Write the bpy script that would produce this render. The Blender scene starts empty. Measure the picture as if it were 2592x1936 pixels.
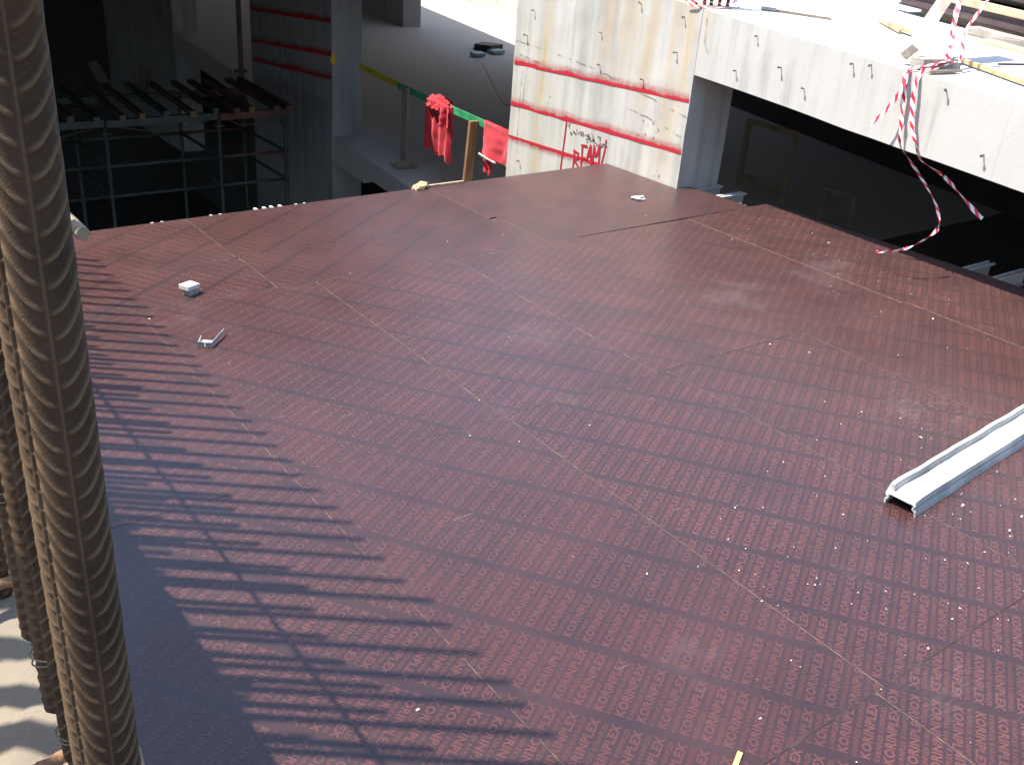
import bpy, bmesh, math, random
import numpy as np
from mathutils import Vector, Matrix, noise

# ------------------------------------------------------------------ camera, sky, sun, exposure
S = bpy.context.scene
COL = S.collection
cam_d = bpy.data.cameras.new('camera')
cam = bpy.data.objects.new('camera', cam_d)
COL.objects.link(cam)
Rv = Vector((0.80326865, -0.59126977, 0.07182983))
Uv = Vector((0.2110105, 0.39527449, 0.89399812))
Wv = Vector((0.55698657, 0.70296382, -0.44227574))
M = Matrix((Rv, Uv, -Wv)).transposed().to_4x4()
M.translation = (0.0, 0.0, 2.53)
cam.matrix_world = M
cam_d.sensor_fit = 'HORIZONTAL'
cam_d.sensor_width = 36.0
cam_d.lens = 36.0 * 2509.7 / 2592.0
cam_d.clip_start = 0.02
cam_d.clip_end = 2000.0
S.camera = cam

SUN_EL = math.radians(62.5)
SUN_H = Vector((-0.80, 0.60, 0.0))
SUN_DIR = Vector((SUN_H.x * math.cos(SUN_EL), SUN_H.y * math.cos(SUN_EL), math.sin(SUN_EL)))

world = bpy.data.worlds.new('World')
S.world = world
world.use_nodes = True
wn = world.node_tree
wn.nodes.clear()
sky = wn.nodes.new('ShaderNodeTexSky')
sky.sky_type = 'NISHITA'
sky.sun_disc = False
sky.sun_elevation = SUN_EL
sky.sun_rotation = math.atan2(SUN_H.x, SUN_H.y) % (2 * math.pi)
sky.air_density = 1.0
sky.dust_density = 1.3
sky.ozone_density = 2.0
bg = wn.nodes.new('ShaderNodeBackground')
bg.inputs['Strength'].default_value = 0.095
wo = wn.nodes.new('ShaderNodeOutputWorld')
wn.links.new(sky.outputs[0], bg.inputs[0])
wn.links.new(bg.outputs[0], wo.inputs[0])

sun_d = bpy.data.lights.new('sun', 'SUN')
sun_d.energy = 3.0
sun_d.angle = math.radians(0.53)
sun_d.color = (1.0, 0.935, 0.83)
sun = bpy.data.objects.new('sun', sun_d)
COL.objects.link(sun)
sun.rotation_mode = 'QUATERNION'
sun.rotation_quaternion = SUN_DIR.to_track_quat('Z', 'Y')
sun.location = (-5, 5, 12)

S.view_settings.view_transform = 'Standard'
S.view_settings.look = 'None'
S.view_settings.gamma = 1.0
S.view_settings.use_curve_mapping = False
S.view_settings.exposure = 2.1

random.seed(7)
rng = np.random.default_rng(11)


# ------------------------------------------------------------------ node helpers
class NT:
    def __init__(self, name):
        self.m = bpy.data.materials.new(name)
        self.m.use_nodes = True
        self.t = self.m.node_tree
        self.t.nodes.clear()
        self.out = self.t.nodes.new('ShaderNodeOutputMaterial')
        self.b = self.t.nodes.new('ShaderNodeBsdfPrincipled')
        self.t.links.new(self.b.outputs[0], self.out.inputs[0])
        self._co = None

    def n(self, typ, **kw):
        nd = self.t.nodes.new(typ)
        for k, v in kw.items():
            setattr(nd, k, v)
        return nd

    def l(self, a, b):
        self.t.links.new(a, b)

    def put(self, sock, v):
        if hasattr(v, 'is_output'):
            self.l(v, sock)
        elif isinstance(v, (tuple, list)) and len(v) == 3 and len(sock.default_value) == 4:
            sock.default_value = (*v, 1.0)
        else:
            sock.default_value = v

    def co(self, kind='Object'):
        if self._co is None:
            self._co = self.n('ShaderNodeTexCoord')
        return self._co.outputs[kind]

    def mapping(self, scale=(1, 1, 1), loc=(0, 0, 0), rot=(0, 0, 0), src=None):
        m = self.n('ShaderNodeMapping')
        self.l(src if src is not None else self.co(), m.inputs[0])
        m.inputs['Scale'].default_value = scale
        m.inputs['Location'].default_value = loc
        m.inputs['Rotation'].default_value = rot
        return m.outputs[0]

    def noise(self, scale=5, detail=4, rough=0.55, vec=None, dist=0.0):
        nd = self.n('ShaderNodeTexNoise')
        nd.inputs['Scale'].default_value = scale
        nd.inputs['Detail'].default_value = detail
        nd.inputs['Roughness'].default_value = rough
        nd.inputs['Distortion'].default_value = dist
        self.l(vec if vec is not None else self.co(), nd.inputs['Vector'])
        return nd.outputs['Fac']

    def ramp(self, fac, a, b, ca=0.0, cb=1.0):
        nd = self.n('ShaderNodeMapRange')
        nd.interpolation_type = 'SMOOTHSTEP'
        self.put(nd.inputs['Value'], fac)
        nd.inputs['From Min'].default_value = a
        nd.inputs['From Max'].default_value = b
        nd.inputs['To Min'].default_value = ca
        nd.inputs['To Max'].default_value = cb
        return nd.outputs[0]

    def math(self, op, a, b=0.0, c=None):
        nd = self.n('ShaderNodeMath')
        nd.operation = op
        self.put(nd.inputs[0], a)
        self.put(nd.inputs[1], b)
        if c is not None:
            self.put(nd.inputs[2], c)
        return nd.outputs[0]

    def mix(self, fac, a, b, blend='MIX'):
        nd = self.n('ShaderNodeMix')
        nd.data_type = 'RGBA'
        nd.blend_type = blend
        self.put(nd.inputs[0], fac)
        self.put(nd.inputs[6], a)
        self.put(nd.inputs[7], b)
        return nd.outputs[2]

    def sep(self, v):
        nd = self.n('ShaderNodeSeparateXYZ')
        self.l(v, nd.inputs[0])
        return nd.outputs

    def bump(self, h, strength=0.4, dist=0.01):
        nd = self.n('ShaderNodeBump')
        nd.inputs['Strength'].default_value = strength
        nd.inputs['Distance'].default_value = dist
        self.l(h, nd.inputs['Height'])
        self.l(nd.outputs[0], self.b.inputs['Normal'])

    def base(self, c):
        self.put(self.b.inputs['Base Color'], c)

    def rough(self, v):
        self.put(self.b.inputs['Roughness'], v)

    def alpha(self, v):
        self.put(self.b.inputs['Alpha'], v)


def film_material(name, colour, dusty, worn=None):
    t = NT(name)
    geo = t.n('ShaderNodeNewGeometry')
    pos = geo.outputs['Position']
    info = t.n('ShaderNodeObjectInfo')
    # wear and dust with a shape of their own
    d1 = t.noise(0.75, 6, 0.62, t.mapping((1, 1, 1), (3.1, 8.4, 0), src=pos))
    d2 = t.noise(5.5, 8, 0.72, t.mapping((1.0, 1.0, 1), src=pos))
    d3 = t.noise(60, 3, 0.7, pos)
    s1 = t.noise(22, 7, 0.72, t.mapping((0.45, 3.2, 1), (0, 0, 0), (0, 0, 0.7), src=pos))
    smear = t.ramp(t.math('MULTIPLY', t.ramp(d1, 0.5, 0.72), t.math('ADD', t.math('MULTIPLY', d2, 0.9), t.math('MULTIPLY', s1, 0.5))), 0.22, 0.85)
    speck = t.math('MULTIPLY', t.ramp(d3, 0.68, 0.78), t.ramp(d2, 0.5, 0.7))
    scr = t.ramp(t.noise(16, 2, 0.5, t.mapping((0.25, 7, 1), (2, 1, 0), (0, 0, 2.2), src=pos)), 0.69, 0.74)
    scr = t.math('MULTIPLY', scr, t.ramp(d2, 0.5, 0.62))
    # a splash of cement dust near the lower right sheets
    xyz = t.sep(pos)
    def spot(x, y, r):
        dx = t.math('SUBTRACT', xyz[0], x)
        dy = t.math('SUBTRACT', xyz[1], y)
        rr = t.math('SQRT', t.math('ADD', t.math('MULTIPLY', dx, dx), t.math('MULTIPLY', dy, dy)))
        return t.ramp(rr, r, 0.0)
    spots = None
    for x, y, r, k in ((5.1, 2.55, .55, .9), (3.35, 3.72, .16, .8), (7.0, 5.9, .4, .45), (6.55, 5.5, .6, .3), (4.7, 2.0, .5, .6), (7.0, 3.6, .5, .4), (2.9, 3.7, .2, .35), (2.7, 5.9, .3, .4), (2.15, 7.2, .5, .35), (3.1, 1.2, .4, .4), (3.95, 6.0, .3, .3)):
        s = t.math('MULTIPLY', spot(x, y, r), k)
        spots = s if spots is None else t.math('MAXIMUM', spots, s)
    spots = t.math('MULTIPLY', spots, t.ramp(t.math('ADD', t.math('MULTIPLY', d2, 0.4), t.math('MULTIPLY', s1, 0.6)), 0.48, 0.62))
    dust = t.math('MINIMUM', 1.0, t.math('ADD', t.math('ADD', t.math('MULTIPLY', smear, 0.09), t.math('MULTIPLY', speck, 0.35)), t.math('ADD', t.math('MULTIPLY', scr, 0.34), t.math('MULTIPLY', spots, 0.17))))
    dust = t.math('MULTIPLY', dust, dusty)
    tint = t.math('ADD', 0.82, t.math('MULTIPLY', info.outputs['Random'], 0.4))
    c0 = t.mix(1.0, colour, t.n('ShaderNodeCombineColor').outputs[0], 'MIX')
    comb = t.t.nodes[-1]
    cc = t.n('ShaderNodeVectorMath')
    cc.operation = 'SCALE'
    cc.inputs[0].default_value = colour
    t.l(tint, cc.inputs['Scale'])
    mott = t.noise(2.2, 5, 0.6, t.mapping((1, 1, 1), (7, 2, 0), src=pos))
    c1 = t.mix(t.ramp(mott, 0.3, 0.75), cc.outputs[0], (colour[0] * 0.7, colour[1] * 0.75, colour[2] * 0.8))
    if worn:
        wear = t.ramp(t.noise(3.0, 6, 0.7, t.mapping((1, 1, 1), (4, 9, 0), src=pos)), 0.48, 0.75, 0.0, 0.38)
        wear = t.math('MINIMUM', 0.85, t.math('ADD', wear, t.math('MULTIPLY', t.ramp(info.outputs['Random'], 0.35, 1.0), 0.12)))
        c1 = t.mix(wear, c1, worn)
    t.base(t.mix(dust, c1, (0.30, 0.25, 0.235)))
    t.b.inputs['Sheen Weight'].default_value = 0.12
    t.b.inputs['Sheen Roughness'].default_value = 0.5
    t.b.inputs['Sheen Tint'].default_value = (1.0, 0.74, 0.68, 1.0)
    r0 = t.ramp(t.noise(1.6, 5, 0.6, t.mapping((1, 1, 1), (1, 5, 0), src=pos)), 0.3, 0.7, 0.29, 0.39)
    t.rough(t.math('MINIMUM', 0.9, t.math('ADD', r0, t.math('MULTIPLY', dust, 0.6))))
    t.b.inputs['IOR'].default_value = 1.5
    t.b.inputs['Specular IOR Level'].default_value = 0.55
    h = t.math('ADD', t.math('MULTIPLY', t.noise(1.3, 2, 0.5, pos), 1.0), t.math('MULTIPLY', t.noise(260, 2, 0.5, pos), 0.02))
    t.bump(h, 0.25, 0.02)
    return t.m


MAT = {}
MAT['film'] = film_material('film_faced_plywood', (0.029, 0.0122, 0.0122), 1.0)
MAT['print'] = film_material('film_print', (0.086, 0.0285, 0.0245), 0.85, (0.029, 0.0122, 0.0122))


def ply_edge_mat():
    t = NT('plywood_edge')
    n1 = t.noise(14, 5, 0.7)
    c = t.mix(t.ramp(n1, 0.40, 0.7), (0.07, 0.040, 0.032), (0.18, 0.12, 0.085))
    t.base(c)
    t.rough(0.8)
    return t.m


MAT['ply_edge'] = ply_edge_mat()


def wood(name, c1, c2, scale=1.0, axis=0, rough=0.8, grey=0.0):
    t = NT(name)
    sc = [26 * scale] * 3
    sc[axis] = 1.6 * scale
    v = t.mapping(tuple(sc))
    n1 = t.noise(1.0, 6, 0.65, v, 0.6)
    n2 = t.noise(3.0, 4, 0.6, t.mapping((1, 1, 1), (4, 4, 4)))
    n3 = t.noise(6 * scale, 5, 0.6, v)
    c = t.mix(t.ramp(n1, 0.3, 0.7), c1, c2)
    c = t.mix(t.math('MULTIPLY', t.ramp(n2, 0.45, 0.7), 0.45), c, (0.10, 0.08, 0.065))
    t.base(c)
    t.rough(rough)
    t.bump(n3, 0.35, 0.004)
    return t.m


MAT['timber'] = wood('pale_timber', (0.42, 0.30, 0.18), (0.55, 0.42, 0.28), 1, 1)
MAT['timber_z'] = wood('post_timber', (0.17, 0.085, 0.036), (0.30, 0.165, 0.075), 1, 2)
MAT['timber_w'] = wood('weathered_post_timber', (0.44, 0.36, 0.29), (0.60, 0.51, 0.42), 1, 0)
MAT['timber_grey'] = wood('grey_weathered_timber', (0.16, 0.145, 0.125), (0.36, 0.33, 0.29), 1, 1)
MAT['timber_old'] = wood('old_timber', (0.22, 0.17, 0.12), (0.34, 0.27, 0.2), 1, 1)
MAT['bamboo'] = wood('bamboo', (0.36, 0.24, 0.11), (0.55, 0.40, 0.20), 1, 0, 0.55)
MAT['ply_dark'] = wood('dark_plywood_stack', (0.040, 0.023, 0.026), (0.075, 0.044, 0.046), 1, 1, 0.6)
MAT['yellow_stick'] = wood('yellow_lath', (0.40, 0.31, 0.11), (0.48, 0.38, 0.16), 2, 0)


def concrete(name, c1, c2, streak=0.5, stain=None, crack=False, bump=0.35, rough=0.88):
    """stain = list of (axis value, width, strength) of rusty run-off bands along object Y"""
    t = NT(name)
    o = t.co()
    big = t.noise(0.9, 6, 0.6, o)
    fine = t.noise(38, 6, 0.65, o)
    st = t.noise(1.0, 5, 0.62, t.mapping((9, 9, 0.55)))
    st2 = t.noise(1.0, 4, 0.6, t.mapping((30, 30, 0.8), (5, 1, 0)))
    f = t.math('ADD', t.math('MULTIPLY', big, 0.6), t.math('MULTIPLY', st, streak))
    c = t.mix(t.ramp(f, 0.38, 0.75), c1, c2)
    c = t.mix(t.math('MULTIPLY', t.ramp(st2, 0.56, 0.75), 0.28 * streak), c, (0.16, 0.16, 0.16))
    c = t.mix(t.math('MULTIPLY', t.ramp(fine, 0.62, 0.8), 0.35), c, (0.13, 0.13, 0.12))
    if stain:
        xyz = t.sep(o)
        wob = t.math('MULTIPLY', t.math('SUBTRACT', t.noise(1.0, 4, 0.6, t.mapping((3, 3, 0.9), (2, 7, 1))), 0.5), 0.35)
        yy = t.math('ADD', xyz[1], wob)
        tot = None
        for y0, w, k, zb in stain:
            d = t.math('ABSOLUTE', t.math('SUBTRACT', yy, y0))
            a = t.math('MULTIPLY', t.ramp(d, w, 0.0), k)
            a = t.math('MULTIPLY', a, t.ramp(xyz[2], zb, zb + 1.0))
            tot = a if tot is None else t.math('MAXIMUM', tot, a)
        tot = t.math('MULTIPLY', tot, t.ramp(st, 0.28, 0.62))
        c = t.mix(t.math('MULTIPLY', tot, 0.85), c, (0.38, 0.25, 0.09))
    t.base(c)
    t.rough(rough)
    h = t.math('ADD', t.math('MULTIPLY', fine, 0.6), t.math('MULTIPLY', t.noise(5, 5, 0.6, o), 0.9))
    t.bump(h, bump, 0.006)
    return t.m


MAT['conc'] = concrete('pale_concrete', (0.34, 0.33, 0.31), (0.47, 0.455, 0.425), 0.6)
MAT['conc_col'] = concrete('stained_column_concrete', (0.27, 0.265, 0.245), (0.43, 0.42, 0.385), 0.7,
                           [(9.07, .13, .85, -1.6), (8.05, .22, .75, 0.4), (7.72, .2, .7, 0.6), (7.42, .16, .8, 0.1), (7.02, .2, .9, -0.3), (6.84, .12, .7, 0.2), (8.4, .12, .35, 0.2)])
MAT['conc_beam'] = concrete('beam_concrete', (0.26, 0.252, 0.23), (0.42, 0.408, 0.375), 0.9,
                            [(6.66, .2, .55, .9), (5.0, .15, .12, 1.0), (4.35, .3, .2, .5)])
MAT['conc_floor'] = concrete('ramp_floor_concrete', (0.36, 0.35, 0.335), (0.50, 0.485, 0.46), 0.0, bump=0.5)
MAT['conc_top'] = concrete('upper_ramp_concrete', (0.46, 0.445, 0.415), (0.60, 0.58, 0.54), 0.0, bump=0.4)
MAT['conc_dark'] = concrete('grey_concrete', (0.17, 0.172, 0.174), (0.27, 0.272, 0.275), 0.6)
MAT['conc_shade'] = concrete('shade_darkened_concrete', (0.06, 0.058, 0.055), (0.10, 0.098, 0.095), 0.3)  # concrete darkened in colour to stand in for interior shade
MAT['conc_deep_shade'] = concrete('deep_shade_concrete', (0.018, 0.018, 0.018), (0.034, 0.033, 0.032), 0.4)  # near-black concrete, deep shade put into the colour
MAT['conc_wall'] = concrete('rough_wall_concrete', (0.17, 0.14, 0.105), (0.35, 0.305, 0.235), 0.0, bump=1.0)
MAT['spall'] = concrete('broken_concrete', (0.16, 0.13, 0.10), (0.50, 0.45, 0.36), 0.2, bump=1.0)


def rust(name, c1, c2, c3, rough=0.75, dusty=0.0):
    t = NT(name)
    info = t.n('ShaderNodeObjectInfo')
    v = t.n('ShaderNodeVectorMath')
    v.operation = 'ADD'
    t.l(t.co(), v.inputs[0])
    t.l(info.outputs['Location'], v.inputs[1])
    n1 = t.noise(9, 6, 0.65, v.outputs[0])
    n2 = t.noise(420, 3, 0.7, v.outputs[0])
    n3 = t.noise(3.2, 4, 0.6, v.outputs[0])
    c = t.mix(t.ramp(n1, 0.35, 0.68), c1, c2)
    c = t.mix(t.math('MULTIPLY', t.ramp(n3, 0.56, 0.72), 0.6), c, c3)
    c = t.mix(t.math('MULTIPLY', t.ramp(n2, 0.45, 0.75), 0.45), c, (c2[0] * 1.7, c2[1] * 1.8, c2[2] * 1.9))
    at = t.n('ShaderNodeAttribute')
    at.attribute_name = 'crest'
    c = t.mix(t.math('MULTIPLY', at.outputs['Fac'], t.ramp(n1, 0.25, 0.6, 0.35, 0.85)), c, (0.135, 0.088, 0.047))  # rib crests coloured lighter to stand in for sun highlights
    if dusty:
        c = t.mix(t.math('MULTIPLY', t.ramp(n1, 0.3, 0.6), dusty), c, (0.45, 0.38, 0.29))
    t.base(c)
    t.rough(rough)
    t.b.inputs['Metallic'].default_value = 0.0
    t.b.inputs['Specular IOR Level'].default_value = 0.25
    t.bump(n2, 0.25, 0.0012)
    return t.m


MAT['rebar'] = rust('rusty_rebar', (0.020, 0.0105, 0.0060), (0.040, 0.0225, 0.0125), (0.085, 0.035, 0.010), 0.75)
MAT['rebar_rough'] = rust('rough_rusty_rebar', (0.036, 0.021, 0.012), (0.070, 0.043, 0.025), (0.10, 0.045, 0.016), 0.88)
MAT['rebar_dust'] = rust('cement_dusted_rebar', (0.11, 0.075, 0.045), (0.22, 0.17, 0.115), (0.2, 0.1, 0.04), 0.85, 0.35)
MAT['rust_flat'] = rust('orange_rust', (0.16, 0.085, 0.05), (0.30, 0.17, 0.10), (0.34, 0.15, 0.05), 0.85)
MAT['wire'] = rust('tie_wire', (0.09, 0.07, 0.05), (0.2, 0.17, 0.12), (0.2, 0.1, 0.04), 0.5)
MAT['nail'] = rust('rusty_nail', (0.05, 0.035, 0.025), (0.11, 0.075, 0.05), (0.14, 0.07, 0.03), 0.7)


def plain(name, c, rough=0.6, metal=0.0, var=0.25, scale=12, bump=0.15):
    t = NT(name)
    n1 = t.noise(scale, 5, 0.6)
    t.base(t.mix(t.ramp(n1, 0.3, 0.75), c, tuple(x * (1 - var) for x in c)))
    t.rough(t.ramp(t.noise(scale * 0.6, 4, 0.6), 0.3, 0.7, rough * 0.85, min(1, rough * 1.15)))
    t.b.inputs['Metallic'].default_value = metal
    t.bump(t.noise(scale * 6, 3, 0.6), bump, 0.002)
    return t.m


MAT['alu'] = plain('white_coated_aluminium', (0.52, 0.52, 0.50), 0.5, 0.0, 0.12, 9)
MAT['alu_used'] = plain('scuffed_white_aluminium', (0.42, 0.415, 0.39), 0.55, 0.0, 0.4, 5)
MAT['alu_grey'] = plain('grey_aluminium', (0.30, 0.31, 0.305), 0.5, 0.0, 0.22, 30)
MAT['green'] = plain('green_paint', (0.035, 0.30, 0.135), 0.55, 0.0, 0.45, 9)
MAT['yellow'] = plain('yellow_paint', (0.50, 0.38, 0.02), 0.6, 0.0, 0.4, 9)
MAT['scaf_green'] = plain('faded_green_steel', (0.042, 0.056, 0.048), 0.6, 0.1, 0.5, 7)
MAT['scaf_red'] = plain('red_oxide_steel', (0.085, 0.034, 0.025), 0.65, 0.1, 0.4, 7)
MAT['scaf_brown'] = plain('brown_joist', (0.085, 0.06, 0.042), 0.7, 0.0, 0.4, 7)
MAT['foam_blue'] = plain('pale_blue_board', (0.30, 0.42, 0.50), 0.7, 0.0, 0.2, 8)
MAT['block_dark'] = plain('dark_plywood_offcuts', (0.045, 0.036, 0.034), 0.7, 0.0, 0.4, 20)
MAT['ochre'] = plain('ochre_cap', (0.14, 0.085, 0.03), 0.7, 0.0, 0.3, 20)
MAT['chalk'] = plain('cement_crumb', (0.60, 0.57, 0.52), 0.9, 0.0, 0.3, 40)
MAT['hem'] = plain('grey_hem', (0.33, 0.32, 0.32), 0.9, 0.0, 0.3, 60)
MAT['dirt'] = plain('pit_earth', (0.10, 0.085, 0.07), 0.95, 0.0, 0.4, 2, 0.5)


def cloth_mat():
    t = NT('red_cloth')
    n1 = t.noise(7, 5, 0.6)
    t.base(t.mix(t.ramp(n1, 0.3, 0.75), (0.46, 0.012, 0.030), (0.33, 0.008, 0.02)))
    t.rough(0.9)
    t.b.inputs['Sheen Weight'].default_value = 0.15
    t.bump(t.math('ADD', t.noise(22, 4, 0.6), t.math('MULTIPLY', t.noise(400, 2, 0.5), 0.2)), 0.4, 0.012)
    return t.m


MAT['cloth'] = cloth_mat()


def tape_mat():
    t = NT('red_white_barrier_tape')
    uv = t.n('ShaderNodeUVMap').outputs[0]
    s = t.sep(uv)
    k = t.math('FRACT', t.math('ADD', t.math('MULTIPLY', s[0], 9.0), t.math('MULTIPLY', s[1], 0.55)))
    f = t.ramp(k, 0.49, 0.52)
    t.base(t.mix(f, (0.74, 0.74, 0.74), (0.62, 0.02, 0.05)))
    t.rough(0.42)
    return t.m


MAT['tape'] = tape_mat()


def spray_mat(up=True):
    """red spray paint: solid along one edge, fading out on the other (uv.y), broken by noise"""
    t = NT('red_spray_paint' if up else 'red_spray_paint_low')
    uv = t.n('ShaderNodeUVMap').outputs[0]
    s = t.sep(uv)
    n1 = t.noise(3.2, 5, 0.65)
    n2 = t.noise(55, 3, 0.6)
    wob = t.math('MULTIPLY', t.math('SUBTRACT', n1, 0.5), 1.0)
    v = t.math('ADD', s[1], wob)
    core = t.ramp(v, 0.46, 0.24)
    mist = t.math('MULTIPLY', t.ramp(v, 1.0, 0.28), t.ramp(n2, 0.25, 0.75, 0.15, 0.6))
    mist = t.math('MULTIPLY', mist, t.ramp(s[1], 1.0, 0.75))
    t.base((0.40, 0.008, 0.022))
    t.rough(0.7)
    t.alpha(t.math('MAXIMUM', t.math('MULTIPLY', core, 0.93), mist))
    return t.m


MAT['spray'] = spray_mat()
MAT['red'] = plain('red_marker_paint', (0.38, 0.008, 0.02), 0.7, 0, 0.25, 30)


def crack_mat():
    t = NT('hairline_crack')
    n1 = t.noise(7, 4, 0.7)
    t.base((0.12, 0.10, 0.08))
    t.rough(0.95)
    t.alpha(t.ramp(n1, 0.42, 0.6, 0.0, 0.55))
    return t.m


MAT['crack'] = crack_mat()


def stain_mat():
    t = NT('yellow_chalk_mark')
    t.base((0.5, 0.36, 0.02))
    t.rough(0.9)
    return t.m


MAT['mark'] = stain_mat()


# ------------------------------------------------------------------ mesh helpers
def link(name, me, parent=None, mats=None):
    o = bpy.data.objects.new(name, me)
    COL.objects.link(o)
    if parent is not None:
        o.parent = parent
    if mats and me is not None and not me.materials:
        for m in (mats if isinstance(mats, (list, tuple)) else [mats]):
            me.materials.append(MAT[m] if isinstance(m, str) else m)
    return o


def tag(o, label=None, cat=None, group=None, kind=None):
    if label:
        o['label'] = label
    if cat:
        o['category'] = cat
    if group:
        o['group'] = group
    if kind:
        o['kind'] = kind
    return o


def empty(name, loc=(0, 0, 0), rz=0.0):
    o = bpy.data.objects.new(name, None)
    o.empty_display_size = 0.1
    o.location = loc
    o.rotation_euler = (0, 0, rz)
    COL.objects.link(o)
    return o


class MB:
    def __init__(self):
        self.v = []
        self.f = []
        self.mi = []
        self.uv = []

    def quad(self, a, b, c, d, mi=0, uv=None):
        i = len(self.v)
        self.v += [tuple(a), tuple(b), tuple(c), tuple(d)]
        self.f.append((i, i + 1, i + 2, i + 3))
        self.mi.append(mi)
        self.uv.append(uv or [(0, 0), (1, 0), (1, 1), (0, 1)])

    def poly(self, pts, mi=0):
        i = len(self.v)
        self.v += [tuple(p) for p in pts]
        self.f.append(tuple(range(i, i + len(pts))))
        self.mi.append(mi)
        self.uv.append([(0, 0)] * len(pts))

    def hexa(self, p, mi=0):
        """8 corners: bottom 0-3 ccw, top 4-7"""
        i = len(self.v)
        self.v += [tuple(q) for q in p]
        for f in ((3, 2, 1, 0), (4, 5, 6, 7), (0, 1, 5, 4), (1, 2, 6, 5), (2, 3, 7, 6), (3, 0, 4, 7)):
            self.f.append(tuple(i + k for k in f))
            self.mi.append(mi)
            self.uv.append([(0, 0), (1, 0), (1, 1), (0, 1)])

    def box(self, x0, x1, y0, y1, z0, z1, mi=0):
        self.hexa([(x0, y0, z0), (x1, y0, z0), (x1, y1, z0), (x0, y1, z0), (x0, y0, z1), (x1, y0, z1), (x1, y1, z1), (x0, y1, z1)], mi)

    def slope_box(self, x0, x1, y0, y1, zb, zt, mi=0):
        """zb, zt functions of y"""
        self.hexa([(x0, y0, zb(y0)), (x1, y0, zb(y0)), (x1, y1, zb(y1)), (x0, y1, zb(y1)), (x0, y0, zt(y0)), (x1, y0, zt(y0)), (x1, y1, zt(y1)), (x0, y1, zt(y1))], mi)

    def beam(self, a, b, w, h, up=(0, 0, 1), mi=0):
        a = Vector(a); b = Vector(b)
        d = (b - a).normalized()
        s = d.cross(Vector(up))
        s.normalize()
        u = s.cross(d)
        s *= w / 2; u *= h / 2
        self.hexa([a - s - u, a + s - u, b + s - u, b - s - u, a - s + u, a + s + u, b + s + u, b - s + u], mi)

    def tube(self, pts, r, seg=10, mi=0, cap=True):
        pts = [Vector(p) for p in pts]
        rs = r if isinstance(r, (list, tuple)) else [r] * len(pts)
        i0 = len(self.v)
        prev = None
        for k, p in enumerate(pts):
            d = (pts[min(k + 1, len(pts) - 1)] - pts[max(k - 1, 0)]).normalized()
            if prev is None:
                ref = Vector((0, 0, 1)) if abs(d.z) < 0.9 else Vector((1, 0, 0))
                s = d.cross(ref).normalized()
            else:
                s = (prev - d * prev.dot(d)).normalized()
            prev = s
            u = d.cross(s)
            for j in range(seg):
                a = 2 * math.pi * j / seg
                self.v.append(tuple(p + (s * math.cos(a) + u * math.sin(a)) * rs[k]))
        for k in range(len(pts) - 1):
            for j in range(seg):
                a = i0 + k * seg + j
                b = i0 + k * seg + (j + 1) % seg
                self.f.append((a, b, b + seg, a + seg))
                self.mi.append(mi)
                self.uv.append([(0, 0)] * 4)
        if cap:
            self.f.append(tuple(i0 + j for j in reversed(range(seg))))
            self.mi.append(mi); self.uv.append([(0, 0)] * seg)
            e = i0 + (len(pts) - 1) * seg
            self.f.append(tuple(e + j for j in range(seg)))
            self.mi.append(mi); self.uv.append([(0, 0)] * seg)

    def mesh(self, name, smooth=False):
        me = bpy.data.meshes.new(name)
        me.from_pydata(self.v, [], self.f)
        me.polygons.foreach_set('material_index', self.mi)
        uvl = me.uv_layers.new(name='UVMap')
        flat = [c for f in self.uv for p in f for c in p]
        if len(flat) == 2 * len(me.loops):
            uvl.data.foreach_set('uv', flat)
        if smooth:
            me.polygons.foreach_set('use_smooth', [True] * len(me.polygons))
        me.update()
        return me

    def build(self, name, mats, parent=None, smooth=False, bevel=0.0):
        me = self.mesh(name, smooth)
        if bevel:
            bm = bmesh.new()
            bm.from_mesh(me)
            bmesh.ops.remove_doubles(bm, verts=bm.verts, dist=1e-5)
            bmesh.ops.bevel(bm, geom=list(bm.edges), offset=bevel, segments=2, profile=0.6, affect='EDGES', clamp_overlap=True)
            bm.to_mesh(me)
            bm.free()
        return link(name, me, parent, mats)


def rough_mesh(me, amp, freq, sub=0):
    """break up clean edges by moving verts with noise (after optional subdivision)"""
    bm = bmesh.new()
    bm.from_mesh(me)
    bmesh.ops.remove_doubles(bm, verts=bm.verts, dist=1e-5)
    if sub:
        bmesh.ops.subdivide_edges(bm, edges=list(bm.edges), cuts=sub, use_grid_fill=True)
    for v in bm.verts:
        n = noise.noise_vector(v.co * freq)
        v.co += n * amp
    bm.to_mesh(me)
    bm.free()


# ================================================================== STRUCTURE
def zL(y):          # lower ramp surface
    return -1.34 + 0.0868 * (y - 11.77)


def zU(y):          # upper ramp surface
    return 1.68 + 0.08 * (y - 6.6)


def zB(y):          # underside of the upper edge beam
    return 0.85 + 0.075 * (y - 3.39)


X0 = 7.25
g = MB()
g.quad((-300, -300, -5.2), (300, -300, -5.2), (300, 300, -5.2), (-300, 300, -5.2))
tag(g.build('ground', 'dirt'), kind='structure')

m = MB()
m.slope_box(X0 + .014, 16.4, 7.9, 13.2, lambda y: zL(y) - 0.28, zL)
m.slope_box(X0 + .014, 16.4, 13.2, 36.0, lambda y: zL(y) - 0.40, zL)
o = m.build('lower_ramp', 'conc_floor')
tag(o, kind='structure')
m = MB()
m.slope_box(X0 + .03, 16.4, -4, 7.9, lambda y: zL(y) - 0.28, zL)
tag(m.build('lower_ramp', 'conc_shade'), kind='structure')  # same ramp, shade under the upper slab put into its colour

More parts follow.
